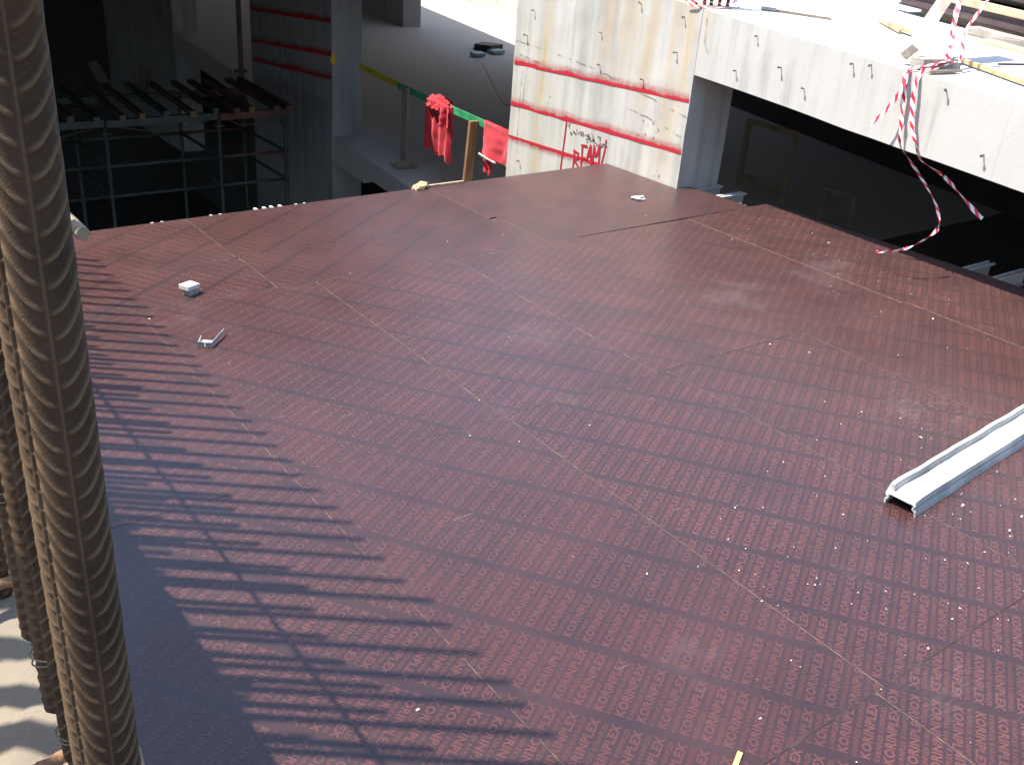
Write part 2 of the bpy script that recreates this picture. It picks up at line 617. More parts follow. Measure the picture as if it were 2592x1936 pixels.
m = MB()
m.slope_box(7.62, 16.4, -5, 6.757, lambda y: zU(y) - 0.24, zU)
m.slope_box(7.842, 16.4, 6.757, 9.6, lambda y: zU(y) - 0.24, lambda y: zU(y) - 0.002)
m.slope_box(X0 + .01, 16.4, 9.6, 10.0, lambda y: zU(y) - 0.24, lambda y: zU(y) - 0.003)
m.slope_box(6.87, 16.4, 10.0, 17.2, lambda y: zU(y) - 0.24, lambda y: zU(y) - 0.004)
m.slope_box(6.87, 13.2, 17.2, 36, lambda y: zU(y) - 0.24, lambda y: zU(y) - 0.006)
tag(m.build('upper_ramp', 'conc_top'), kind='structure')

# floors of the building above the pit on the left (keeps that side in shade)
m = MB()
m.box(-14, 5.8, 8.6, 36.3, 1.8, 2.1)
m.box(5.8, 6.86, 12.7, 36.3, 1.8, 2.097)
m.box(6.55, 6.858, 14.0, 36.3, 2.0975, 4.6)  # unseen upstand, added to stop sun leaking between the slabs
tag(m.build('upper_floor', 'conc_shade'), kind='structure')
m = MB()
m.box(-14, 7.2, 26.0, 26.3, -5.2, 1.79)  # end wall added to close the pit and keep it dark
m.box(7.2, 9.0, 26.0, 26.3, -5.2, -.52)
tag(m.build('pit_enclosure', 'conc_deep_shade'), 'shade-dark wall added to enclose the far end of the pit', 'wall')
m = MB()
m.box(-14.3, -14, 6, 26.3, -5.2, 1.79)  # out-of-view wall, added to keep the pit dark
tag(m.build('pit_side_enclosure', 'conc_shade'), 'unseen side wall added to keep the pit dark, beyond the left edge', 'wall')
m = MB()
m.box(16.4, 16.7, -5, 17.2, -4, 2.3)  # same wall as the pale stretch, with shade in its colour
tag(m.build('ramp_wall', 'conc_deep_shade'), 'ramp wall deep under the upper ramp, coloured dark for its shade', 'wall')
m = MB()
m.box(16.4, 16.7, 17.2, 40, -4, 5.2)
tag(m.build('ramp_wall', 'conc'), 'pale sunlit wall along the far side of the ramp', 'wall')
m = MB()
m.box(X0, 16.4, 36, 36.3, -3, 6)
tag(m.build('end_wall', 'conc_shade'), 'shaded wall across the top end of the ramp', 'wall')
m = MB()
m.box(9.0, 9.3, 6.0, 36.0, -5.2, -1.9)  # wall added to hide the sunlit ground beneath the ramp
tag(m.build('blocking_wall', 'conc_shade'), 'added dark blocking wall under the lower ramp behind the scaffold', 'wall')
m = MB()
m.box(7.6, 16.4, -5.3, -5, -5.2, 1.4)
tag(m.build('end_wall', 'conc_shade'), 'dark wall closing the space under the upper ramp', 'wall')

# ------------------------------------------------------------------ columns
def face_strip(parent, name, pts, height, mat, x=X0 - 0.004, n=24, flip=False):
    """a flat paint strip on the plane x, following pts=[(y,z),(y,z)], 'height' tall; uv.y=0 at the hard edge"""
    mb = MB()
    (ya, za), (yb, zb) = pts
    for i in range(n):
        t0, t1 = i / n, (i + 1) / n
        y0 = ya + (yb - ya) * t0; y1 = ya + (yb - ya) * t1
        a = za + (zb - za) * t0; b = za + (zb - za) * t1
        h = -height if flip else height
        mb.quad((x, y0, a), (x, y1, b), (x, y1, b + h), (x, y0, a + h), 0, [(t0, 0), (t1, 0), (t1, 1), (t0, 1)])
    return mb.build(name, mat, parent)


def ribbon_strokes(parent, name, strokes, w, mat, x=X0 - 0.006):
    mb = MB()
    for s in strokes:
        for (y0, z0), (y1, z1) in zip(s[:-1], s[1:]):
            d = Vector((0, y1 - y0, z1 - z0))
            if d.length < 1e-6:
                continue
            d.normalize()
            nrm = Vector((0, -d.z, d.y)) * w / 2
            a = Vector((x, y0, z0)) - d * w * 0.35
            b = Vector((x, y1, z1)) + d * w * 0.35
            mb.quad(a - nrm, b - nrm, b + nrm, a + nrm)
            x -= 0.00003
    return mb.build(name, mat, parent)


def make_nail_mesh():
    mb = MB()
    mb.tube([(0.004, 0, 0), (-0.042, 0.0, 0.003)], 0.0055, 8)
    mb.tube([(-0.040, 0, 0.002), (-0.047, 0, 0.004)], 0.013, 8)
    return mb.mesh('nail', True)


NAIL = make_nail_mesh()
NAIL.materials.append(MAT['nail'])


def nails(parent, pts):
    for y, z in pts:
        o = link('nail', NAIL, parent)
        o.location = (X0, y, z)
        o.rotation_euler = (random.uniform(-.5, .5), random.uniform(-.3, .35), random.uniform(-.25, .25))
        o.scale = [random.uniform(0.65, 0.95)] * 3


bc = empty('concrete_column', (0, 0, 0))
tag(bc, 'bright sunlit concrete column with rust stains, red lines and the word BEAM', 'column')
m = MB()
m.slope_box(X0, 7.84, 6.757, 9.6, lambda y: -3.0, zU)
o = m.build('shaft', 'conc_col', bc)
rough_mesh(o.data, 0.006, 3.0, 24)
# spray lines
face_strip(bc, 'painted_line', [(9.585, .735), (6.765, .835)], 0.125, 'spray')
face_strip(bc, 'painted_line', [(9.60, .265), (6.77, .335)], 0.13, 'spray')
face_strip(bc, 'painted_line', [(9.60, -.085), (7.95, -.03)], 0.10, 'spray', flip=True)
ribbon_strokes(bc, 'painted_frame', [[(8.545, .28), (8.555, 0.02), (8.575, -.3)], [(7.865, .23), (7.87, .12), (7.895, -.02), (7.90, -.3)]], 0.022, 'red', X0 - .0055)
# BEAM, hand sprayed
def L(y, z):
    return (y, z)
letters = [
    [L(8.36, .01), L(8.355, -.12), L(8.36, -.23)], [L(8.37, .0), L(8.29, -.01), L(8.285, -.06), L(8.35, -.10), L(8.27, -.15), L(8.275, -.2), L(8.36, -.24)],
    [L(8.235, .09), L(8.225, -.05), L(8.225, -.2)], [L(8.25, .09), L(8.16, .10)], [L(8.23, -.04), L(8.17, -.035)], [L(8.23, -.2), L(8.14, -.19)],
    [L(8.145, -.05), L(8.12, .06), L(8.10, .12), L(8.085, .04), L(8.065, -.07)], [L(8.135, .01), L(8.08, .015)],
    [L(8.045, -.05), L(8.04, .13), L(8.01, .03), L(7.985, .05), L(7.955, .16), L(7.945, .06), L(7.94, -.04)],
]
ribbon_strokes(bc, 'painted_word', letters, 0.026, 'red', X0 - .0068)
# broken-out pocket
mb = MB()
random.seed(3)
for i in range(46):
    t = i / 45
    y = 8.50 - .63 * t + random.uniform(-.03, .03)
    z = .235 - .045 * t + random.uniform(-.055, .04)
    s = random.uniform(.008, .03)
    c = Vector((X0 + random.uniform(-.008, .004), y, z))
    pts = [c + Vector((random.uniform(-.010, 0.004), random.uniform(-1, 1) * s, random.uniform(-1, 1) * s * .8)) for _ in range(8)]
    mb.hexa(pts)
o = mb.build('broken_patch', 'spall', bc)
for pts in ([(9.59, 1.0), (9.2, .985), (8.87, .965), (8.5, .945), (8.09, .905), (7.8, .87), (7.4, .8), (6.77, .70)], [(9.59, .87), (9.1, .82), (8.7, .76)], [(7.6, .62), (7.2, .58), (6.8, .50)], [(9.42, .7), (9.43, .1), (9.42, -.2)], [(9.36, .65), (9.37, .3)]):
    dd = []
    for (a, b), (c, d) in zip(pts[:-1], pts[1:]):
        for k in range(8):
            t = k / 8
            dd.append((a + (c - a) * t, b + (d - b) * t + random.uniform(-.008, .008)))
    dd.append(pts[-1])
    ribbon_strokes(bc, 'crack', [dd], 0.011, 'crack', X0 - .0035)
nails(bc, [(7.58, 1.63), (6.98, 1.59), (7.01, 1.26), (7.42, .93), (9.28, 1.36), (9.38, 1.08), (8.12, 1.28), (8.10, .97), (9.35, -.34), (7.3, -.1)])
# small chips on the face
mb = MB()
for y, z in [(7.35, .55), (7.28, .52), (7.2, .55), (7.15, .47), (7.3, .42), (7.18, .41), (7.4, .40), (7.12, .50), (7.22, .38), (8.9, .42), (8.88, .5), (7.88, .05), (7.06, .1), (7.02, .06), (7.09, .04)]:
    c = Vector((X0 - .001, y, z))
    s = random.uniform(.006, .018)
    mb.hexa([c + Vector((random.uniform(-.006, .001), random.uniform(-1, 1) * s, random.uniform(-1, 1) * s)) for _ in range(8)])
mb.build('pock_mark', 'spall', bc)

dc = empty('concrete_column', (0, 0, 0))
tag(dc, 'shaded grey concrete column with three red lines behind the scaffold', 'column')
m = MB()
m.box(X0, 7.76, 14.19, 17.25, -5.2, 2.6)
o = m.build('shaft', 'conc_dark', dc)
rough_mesh(o.data, 0.006, 3.0, 16)
for (za, zb) in ((.57, .38), (.09, -.14), (-.26, -.46)):
    face_strip(dc, 'painted_line', [(17.2, zb), (14.21, za)], 0.15, 'spray')
mb = MB()
mb.poly([(7.27 + .05 * math.cos(a) * r, 14.182, .05 + .09 * math.sin(a) * r) for a, r in zip([i * .52 for i in range(12)], [1, .8, 1.1, .9, 1, .7, 1, 1.1, .85, 1, .9, 1.05])])
mb.build('chalk_mark', 'mark', dc)

for (x0, x1, y0, y1, lab) in ((12.72, 13.2, 21.26, 24.4, 'square shaded column far back on the ramp near the sunlit floor'), (X0, 7.76, 21.2, 26.4, 'dark distant column beside the ramp at the top left')):
    c = empty('concrete_column', (0, 0, 0))
    tag(c, lab, 'column')
    m = MB()
    m.box(x0, x1, y0, y1, -3, zU(y0) - .2)
    o = m.build('shaft', 'conc_dark', c)
    rough_mesh(o.data, 0.006, 3.0, 10)

# ------------------------------------------------------------------ edge beam of the upper ramp
bm_ = empty('concrete_beam', (0, 0, 0))
tag(bm_, 'sloping sunlit concrete edge beam running right from the bright column', 'beam')
m = MB()
n = 40
for i in range(n):
    ya = -5 + (6.752 + 5) * i / n
    yb = -5 + (6.752 + 5) * (i + 1) / n
    m.slope_box(X0, 7.615, ya, yb, zB, lambda y: zU(y) - .004)
me = m.mesh('beam_body')
b2 = bmesh.new(); b2.from_mesh(me)
bmesh.ops.remove_doubles(b2, verts=b2.verts, dist=1e-4)
# drop the inner partition faces between segments
kill = [f for f in b2.faces if abs(f.normal.y) > .98 and -4.9 < f.calc_center_median().y < 6.7]
bmesh.ops.delete(b2, geom=kill, context='FACES')
for v in b2.verts:
    nv = noise.noise_vector(v.co * 2.4)
    v.co += nv * .007
b2.to_mesh(me); b2.free()
link('beam_body', me, bm_, 'conc_beam')
nails(bm_, [(6.07, 1.55), (6.25, 1.22), (5.47, 1.20), (5.04, 1.48), (4.18, 1.42), (3.76, 1.04), (4.87, 1.50), (5.75, 1.33)])
ribbon_strokes(bm_, 'crack', [[(6.69, 1.62), (6.68, 1.5), (6.67, 1.40), (6.62, 1.33), (6.60, 1.30)]], 0.012, 'crack', X0 - .010)

# ------------------------------------------------------------------ formwork deck
deck = empty('formwork_deck', (0, 0, 0))
tag(deck, kind='structure')


def text_mesh(body, size, offset, res):
    cu = bpy.data.curves.new('word', 'FONT')
    cu.body = body
    cu.size = size
    cu.offset = offset
    cu.resolution_u = res
    cu.space_character = 1.09
    cu.fill_mode = 'FRONT'
    ob = bpy.data.objects.new('word', cu)
    COL.objects.link(ob)
    dg = bpy.context.evaluated_depsgraph_get()
    me = bpy.data.meshes.new_from_object(ob.evaluated_get(dg))
    v = np.array([q.co[:2] for q in me.vertices])
    me.calc_loop_triangles()
    f = np.array([t.vertices[:] for t in me.loop_triangles])
    bpy.data.objects.remove(ob)
    bpy.data.curves.remove(cu)
    bpy.data.meshes.remove(me)
    v -= v.min(0)
    return v, f


bigV, bigF = text_mesh('KORINPLEX', 1.0, 0.036, 2)
smlV, smlF = text_mesh('KORINPLEX', 1.0, 0.026, 1)
bigV = bigV / bigV.max(0) * np.array([0.290, 0.036])
smlV = smlV / smlV.max(0) * np.array([0.138, 0.019])
ang = math.radians
LA = np.array([math.cos(ang(-54)), math.sin(ang(-54))]) * 0.0755
LB = np.array([math.cos(ang(31.5)), math.sin(ang(31.5))]) * 0.331
TD = ang(30.0)


def lettering(quad, rot, seed):
    r = np.random.default_rng(seed)
    q = np.array(quad)[:, :2]
    c0 = q.mean(0)
    ca, sa = math.cos(rot), math.sin(rot)
    RM = np.array([[ca, -sa], [sa, ca]])
    la, lb = RM @ LA, RM @ LB
    th = rot + TD
    tm = np.array([[math.cos(th), -math.sin(th)], [math.sin(th), math.cos(th)]])
    ph = la * r.random() + lb * r.random()
    # inward edge half-planes
    ins = []
    for i in range(4):
        a, b = q[i], q[(i + 1) % 4]
        d = (b - a) / np.linalg.norm(b - a)
        ins.append((a, np.array([-d[1], d[0]])))
    inV, inF, cutV, cutF = [], [], [], []
    nin = ncut = 0
    words = [(bigV, bigF, np.array([0.0, -0.017])), (smlV, smlF, np.array([0.002, -0.0475])), (smlV, smlF, np.array([0.150, -0.0475]))]
    far = np.linalg.norm(c0) > 6.2
    for i in range(-60, 61):
        for j in range(-14, 15):
            p0 = c0 + ph + la * i + lb * j
            d0 = min((p0 - a) @ nn for a, nn in ins)
            if d0 < -0.4:
                continue
            for V, Fc, off in words:
                P = (V + off) @ tm.T + p0
                d = np.min(np.stack([(P - a) @ nn for a, nn in ins]), axis=0)
                if d.max() <= 0.003:
                    continue
                if d.min() >= 0.003:
                    inV.append(P); inF.append(Fc + nin); nin += len(P)
                else:
                    cutV.append(P); cutF.append(Fc + ncut); ncut += len(P)
    z = 0.00035
    verts = np.concatenate(inV) if inV else np.zeros((0, 2))
    faces = np.concatenate(inF) if inF else np.zeros((0, 3), int)
    if cutV:
        cv = np.concatenate(cutV); cf = np.concatenate(cutF)
        me = bpy.data.meshes.new('tmp')
        me.from_pydata([(a, b, 0) for a, b in cv], [], cf.tolist())
        b = bmesh.new(); b.from_mesh(me)
        for a, nn in ins:
            pa = a + nn * 0.003
            bmesh.ops.bisect_plane(b, geom=b.verts[:] + b.edges[:] + b.faces[:], plane_co=(pa[0], pa[1], 0), plane_no=(-nn[0], -nn[1], 0), clear_outer=True)
        bmesh.ops.triangulate(b, faces=b.faces[:])
        b.verts.index_update()
        v2 = np.array([v.co[:2] for v in b.verts]).reshape(-1, 2)
        f2 = np.array([[v.index for v in f.verts] for f in b.faces], int).reshape(-1, 3)
        b.free()
        bpy.data.meshes.remove(me)
        faces = np.concatenate([faces, f2 + len(verts)])
        verts = np.concatenate([verts, v2])
    me = bpy.data.meshes.new('lettering')
    nv, nf = len(verts), len(faces)
    me.vertices.add(nv)
    co = np.zeros((nv, 3), np.float32)
    co[:, :2] = verts
    co[:, 2] = z
    me.vertices.foreach_set('co', co.ravel())
    me.loops.add(nf * 3)
    me.loops.foreach_set('vertex_index', faces.ravel().astype(np.int32))
    me.polygons.add(nf)
    me.polygons.foreach_set('loop_start', np.arange(nf, dtype=np.int32) * 3)
    me.polygons.foreach_set('loop_total', np.full(nf, 3, np.int32))
    me.update()
    me.validate()
    return me


def far_y(x):
    return 7.57 + 0.031 * x


N, F_ = 0.0, math.pi
Q90, Q270 = math.pi / 2, -math.pi / 2
rects = []
def R_(x0, x1, y0, y1, rot):
    rects.append(([(x0, y0), (x1, y0), (x1, y1), (x0, y1)], rot))
xs0 = [0.19, 0.45, 1.67, 2.86, 4.10, 5.30, 6.58, 7.80]
for a, b, r in zip(xs0[:-1], xs0[1:], (F_, F_, N, F_, F_, N, F_)):
    R_(a, b, -1.12, 1.32, r)
xs1 = [0.19, 0.45, 1.67, 2.91, 4.13, 5.40, 6.62, 7.83]
for a, b, r in zip(xs1[:-1], xs1[1:], (F_, F_, N, N, N, F_, N)):
    R_(a, b, 1.32, 3.71, r)
xs2 = [0.19, 0.45, 1.67, 2.90, 4.045, 5.30, 6.58]
for a, b, r in zip(xs2[:-1], xs2[1:], (N, F_, N, F_, F_, N)):
    R_(a, b, 3.71, 5.955, r)
rects.append(([(6.58, 3.71), (7.83, 3.71), (7.74, 5.995), (6.58, 5.955)], F_))
R_(0.19, 2.62, 5.955, 6.615, Q90)
R_(2.62, 4.98, 5.955, 6.64, Q270)
rects.append(([(4.98, 5.955), (7.47, 5.99), (7.42, 6.74), (4.98, 6.69)], Q90))
rects.append(([(0.19, 6.615), (2.60, 6.615), (2.60, far_y(2.6)), (0.19, far_y(.19))], Q90))
rects.append(([(2.60, 6.64), (4.90, 6.64), (4.90, far_y(4.9)), (2.60, far_y(2.6))], Q90))
rects.append(([(4.90, 6.69), (7.23, 6.735), (7.23, far_y(7.23)), (4.90, far_y(4.9))], Q270))
GAP = 0.0006
random.seed(21)
for k, (q, rot) in enumerate(rects):
    c = Vector((sum(p[0] for p in q) / 4, sum(p[1] for p in q) / 4))
    zo = random.uniform(-0.0013, 0.0013)
    qq = []
    for i in range(4):
        p = Vector(q[i]); a = Vector(q[i - 1]); b = Vector(q[(i + 1) % 4])
        da = (a - p).normalized(); db = (b - p).normalized()
        g_ = GAP * random.uniform(.6, 1.5)
        qq.append(p + (da + db) * g_)
    ch = 0.0016
    cc = []
    for i in range(4):
        p = qq[i]; da = (qq[i - 1] - p).normalized(); db = (qq[(i + 1) % 4] - p).normalized()
        cc.append(p + (da + db) * ch)
    mb = MB()
    bot = [(p.x, p.y, -0.018) for p in qq]
    mid = [(p.x, p.y, -0.0018) for p in qq]
    top = [(p.x, p.y, 0.0) for p in cc]
    mb.poly(top, 0)
    mb.poly(list(reversed(bot)), 1)
    for i in range(4):
        j = (i + 1) % 4
        mb.quad(bot[i], bot[j], mid[j], mid[i], 1)
        mb.quad(mid[i], mid[j], top[j], top[i], 1)
    p_ = mb.build('plywood_panel', ['film', 'ply_edge'], deck)
    p_.location.z = zo
    lm = lettering([(p.x, p.y) for p in cc], rot, 100 + k)
    lo = link('lettering', lm, p_, 'print')
    lo['kind'] = 'stuff'

# wall with the starter bars, on the left
wall = empty('concrete_wall', (0, 0, 0))
tag(wall, 'rough pale concrete wall top at lower left with rusty bars standing in it', 'wall')
nx, ny = 36, 330
mb = MB()
V = []
for j in range(ny + 1):
    y = -0.6 + 9.4 * j / ny
    for i in range(nx + 1):
        x = -0.62 + (0.158 + 0.62) * i / nx
        h = 1.80 + 0.016 * noise.noise(Vector((x * 5, y * 5, 0))) + 0.016 * noise.noise(Vector((x * 17, y * 17, 3))) + 0.010 * noise.noise(Vector((x * 50, y * 50, 5)))
        xe = x
        if i == nx:
            xe = x + 0.010 * noise.noise(Vector((0, y * 9, 1)))
            h -= 0.012
        V.append((xe, y, h))
mb.v = V
for j in range(ny):
    for i in range(nx):
        a = j * (nx + 1) + i
        mb.f.append((a, a + 1, a + nx + 2, a + nx + 1)); mb.mi.append(0); mb.uv.append([(0, 0)] * 4)
base = len(mb.v)
for j in range(ny + 1):
    mb.v.append((0.158, -0.6 + 9.4 * j / ny, -1.2))
for j in range(ny):
    a = j * (nx + 1) + nx; b = (j + 1) * (nx + 1) + nx
    mb.f.append((a, base + j, base + j + 1, b)); mb.mi.append(0); mb.uv.append([(0, 0)] * 4)
mb.quad((-0.62, -0.6, -1.2), (0.158, -0.6, -1.2), (0.158, -0.6, 1.785), (-0.62, -0.6, 1.785))
mb.quad((0.158, 8.8, -1.2), (-0.62, 8.8, -1.2), (-0.62, 8.8, 1.785), (0.158, 8.8, 1.785))
mb.quad((-0.62, 8.8, -1.2), (-0.62, -0.6, -1.2), (-0.62, -0.6, 1.79), (-0.62, 8.8, 1.79))
mb.build('wall_body', 'conc_wall', wall, True)
mb = MB()
random.seed(5)
for i in range(120):
    y = random.uniform(.45, 1.3)
    x = random.uniform(-.15, .18)
    if i < 10:
        y = random.uniform(.62, .8); x = random.uniform(.135, .156)
    s = random.uniform(.001, .004) if i > 10 else random.uniform(.002, .006)
    c = Vector((x, y, 1.805 + s * .3))
    mb.hexa([c + Vector((random.uniform(-1, 1), random.uniform(-1, 1), random.uniform(-.6, .8))) * s for _ in range(8)])
o = mb.build('crumbs', 'chalk', wall)
o['kind'] = 'stuff'

# ------------------------------------------------------------------ rebar
def rebar_mesh(name, Rr, length, pitch, rib, nth, dz, rw=0.0019):
    nz = int(length / dz)
    th = np.arange(nth) / nth * 2 * math.pi
    zz = np.linspace(0, length, nz + 1)
    T, Z = np.meshgrid(th, zz)
    q4 = math.pi / 2
    fl = np.floor(T / q4 + 1e-6).astype(int)
    half = np.clip((T - fl * q4) / q4, 0, 1)         # 0..1 across each flank between two long seams
    slope = Rr * 1.15
    bow = half - 0.12 * np.sin(half * 2 * math.pi)
    zr = np.where(fl % 2 == 0, Z - bow * slope, Z + bow * slope - pitch * .5)
    ph = np.abs(((zr / pitch) % 1.0) - 0.5) * pitch   # distance from rib crest
    prof = np.clip(1 - ph / rw, 0, 1)
    prof = np.sin(np.clip(prof * 1.25, 0, 1) * math.pi / 2)
    env = np.clip(np.sin(half * math.pi) * 1.25 - .12, 0, 1) ** 0.7
    lon = np.minimum(half, 1 - half) * q4 * Rr       # distance from the long seam
    seam = np.clip(1 - lon / 0.0016, 0, 1)
    rr = Rr + rib * prof * env + 0.0009 * seam
    rr = rr + 0.00018 * np.sin(T * 7 + Z * 190) * np.sin(Z * 53)
    crest = np.clip(prof * env * 1.1 - .1, 0, 1) + 0.55 * np.clip(seam * 1.5 - .4, 0, 1)
    X = rr * np.cos(T); Y = rr * np.sin(T)
    co = np.stack([X, Y, Z], -1).reshape(-1, 3).astype(np.float32)
    idx = np.arange((nz + 1) * nth).reshape(nz + 1, nth)
    a = idx[:-1]; b = np.roll(idx, -1, 1)[:-1]; c = np.roll(idx, -1, 1)[1:]; d = idx[1:]
    f = np.stack([a, b, c, d], -1).reshape(-1, 4).astype(np.int32)
    me = bpy.data.meshes.new(name)
    me.vertices.add(len(co)); me.vertices.foreach_set('co', co.ravel())
    caps = [list(reversed(range(nth))), list(range(nz * nth, (nz + 1) * nth))]
    nl = len(f) * 4 + 2 * nth
    me.loops.add(nl)
    me.loops.foreach_set('vertex_index', np.concatenate([f.ravel(), np.array(caps[0] + caps[1], np.int32)]))
    me.polygons.add(len(f) + 2)
    ls = np.concatenate([np.arange(len(f)) * 4, [len(f) * 4, len(f) * 4 + nth]]).astype(np.int32)
    lt = np.concatenate([np.full(len(f), 4), [nth, nth]]).astype(np.int32)
    me.polygons.foreach_set('loop_start', ls)
    me.polygons.foreach_set('loop_total', lt)
    me.update(); me.validate()
    at = me.attributes.new('crest', 'FLOAT', 'POINT')
    at.data.foreach_set('value', crest.ravel().astype(np.float32))
    sm = [True] * len(f) + [False, False]
    me.polygons.foreach_set('use_smooth', sm)
    return me


RB = rebar_mesh('rebar', 0.0160, 2.02, 0.0140, 0.0022, 84, 0.0009, .0020)
RB.materials.append(MAT['rebar'])
RB2 = RB.copy()
RB2.materials.clear()
RB2.materials.append(MAT['rebar_rough'])
RBF = rebar_mesh('rebar_far', 0.0155, 2.02, 0.0128, 0.0016, 16, 0.0026, .003)
RBF.materials.append(MAT['rebar'])


def bar(me, x, y, z0, rz, label, group=None, name='rebar'):
    o = link(name, me)
    o.location = (x, y, z0)
    o.rotation_euler = (0, 0, rz)
    tag(o, label, 'rebar', group)
    return o


def tie(parent, z, r=0.018, dx=0.0, dy=0.0, n=2):
    mb = MB()
    for k in range(n):
        pts = []
        for i in range(25):
            a = 2 * math.pi * i / 24
            pts.append((dx + (r + .001 * k) * math.cos(a) * (1.0 if not dy else 1.0), dy + (r + .001 * k + abs(dy)) * math.sin(a), z + .004 * k + .006 * math.sin(a + k)))
        mb.tube(pts, 0.0008, 5, cap=False)
    return mb.build('tie_wire', 'wire', parent, True)


GB = 'starter bars standing in the wall'
b1 = bar(RB, .1025, .527, 1.78, math.radians(258), 'nearest thick ribbed rusty rebar along the left edge of the picture', GB)
b2_ = bar(RB2, .107, .600, 1.70, math.radians(215), 'rough brown rebar half hidden behind the nearest thick bar', GB)
b3 = bar(RB, .112, .684, 1.85, math.radians(170), 'third rebar from the front with knobbly ribs in profile at lower left', GB)
b4 = bar(RBF, .113, .764, 1.84, math.radians(200), 'fourth rebar from the front, tied with wire above the rough concrete', GB)
b5 = bar(RBF, .116, .848, 1.86, math.radians(240), 'fifth rebar from the front, at the left edge, cut square above the concrete', GB)
tie(b4, .055, .0185)
tie(b3, .022, .0185)
tie(b5, .16, .0185)
random.seed(40)
y = 0.93
far_group = 'farther starter bars of the row'
k = 0
while y < 8.3:
    bar(RBF, .112 + random.uniform(-.006, .006), y, 1.85 + random.uniform(-.03, .05), random.uniform(0, 6), 'tall rusty rebar farther along the wall row casting a shadow stripe on the deck', far_group)
    bar(RBF, .112 + random.uniform(-.006, .006), y + .04 + random.uniform(0, .03), .93 + random.uniform(-.12, .1), random.uniform(0, 6), 'tall rusty rebar farther along the wall row casting a shadow stripe on the deck', far_group)
    y += .158 + random.uniform(-.022, .022)
y = 0.60
while y < 8.3:
    bar(RBF, -.27 + random.uniform(-.006, .006), y, 1.30 + random.uniform(-.5, .05), random.uniform(0, 6), 'rusty rebar of the second row set back in the wall top', 'starter bars of the back row')
    bar(RBF, -.27 + random.uniform(-.01, .01), y + .06 + random.uniform(0, .04), .75 + random.uniform(-.1, .25), random.uniform(0, 6), 'rusty rebar of the second row set back in the wall top', 'starter bars of the back row')
    y += .175 + random.uniform(-.03, .03)
# horizontal bars
hb = rebar_mesh('horizontal_rebar', 0.0088, 5.4, 0.011, 0.0013, 20, 0.003)
hb.materials.append(MAT['rebar_dust'])
o = link('horizontal_rebar', hb)
o.location = (.325, 1.372, 2.072)
o.rotation_euler = (math.radians(-90), 0, math.radians(.4))
tag(o, 'dusty horizontal rebar whose cut end pokes out right of the nearest bar', 'rebar')
hb2 = rebar_mesh('link_rebar', 0.0055, .34, 0.008, 0.0009, 14, 0.002)
hb2.materials.append(MAT['rust_flat'])
o = link('link_rebar', hb2)
o.location = (.125, .703, 1.840)
o.rotation_euler = (0, math.radians(-91), math.radians(8))
tag(o, 'thin orange rusty link bar lying across the wall top at the bottom left corner', 'rebar')
o = link('link_rebar', hb2)
o.location = (.118, .965, 1.842)
o.rotation_euler = (0, math.radians(-90), math.radians(-4))
tag(o, 'thin rusty link bar across the wall top at the left picture edge', 'rebar')

# ------------------------------------------------------------------ guard rail on the lower ramp
rail = empty('guard_rail', (0, 0, 0))
tag(rail, 'wooden guard rail of green and yellow boards on two posts at the ramp edge', 'railing')
XR = 7.70
m = MB(); m.beam((XR, 9.9, -.265), (XR, 12.97, -.138), .022, .095); m.build('green_board', 'green', rail, bevel=.002)
m = MB(); m.beam((XR + .024, 12.90, -.142), (XR + .024, 14.17, -.07), .022, .09); m.build('yellow_board', 'yellow', rail, bevel=.002)
m = MB(); m.hexa([(7.655, 12.63, -1.24), (7.685, 12.63, -1.24), (7.685, 12.79, -1.24), (7.655, 12.79, -1.24), (7.655, 12.62, -.115), (7.685, 12.62, -.115), (7.685, 12.79, -.115), (7.655, 12.79, -.115)])
o = m.build('post', wood('grey_post', (.17, .14, .11), (.28, .24, .2), 1, 2), rail, bevel=.003); o['label'] = 'grey weathered post on a plate'
m = MB(); m.hexa([(7.555, 10.97, -1.5), (7.685, 10.97, -1.5), (7.685, 11.02, -1.5), (7.555, 11.02, -1.5), (7.555, 10.85, -.215), (7.685, 10.85, -.215), (7.685, 10.90, -.215), (7.555, 10.90, -.215)])
o = m.build('post', 'timber_z', rail, bevel=.004); o['label'] = 'orange brown timber post'
m = MB(); m.box(7.48, 7.84, 12.55, 12.85, zL(12.7) + .002, zL(12.7) + .02); m.box(7.50, 7.82, 12.60, 12.625, zL(12.7) + .02, zL(12.7) + .11)
m.build('base_plate', 'timber_old', rail, bevel=.003)


def grid_cloth(name, parent, corners, nu, nv, fold, mat, thick=0.006, seed=0, edge=0.0):
    """corners: top-left, top-right, bottom-right, bottom-left (Vectors). Folds push along -X."""
    tl, tr, br, bl = [Vector(c) for c in corners]
    mb = MB()
    for j in range(nv + 1):
        t = j / nv
        for i in range(nu + 1):
            s = i / nu
            p = (tl * (1 - s) + tr * s) * (1 - t) + (bl * (1 - s) + br * s) * t
            f = fold(s, t)
            w = noise.noise(Vector((s * 4 + seed, t * 4, seed * 1.7))) * 0.018
            p = p + Vector((-(f + w), 0, 0))
            if j == nv and edge:
                p.z += edge * noise.noise(Vector((s * 6, seed, 0)))
            mb.v.append(tuple(p))
    for j in range(nv):
        for i in range(nu):
            a = j * (nu + 1) + i
            mb.f.append((a, a + nu + 1, a + nu + 2, a + 1)); mb.mi.append(0); mb.uv.append([(0, 0)] * 4)
    o = mb.build(name, mat, parent, True)
    sol = o.modifiers.new('thickness', 'SOLIDIFY')
    sol.thickness = thick
    return o


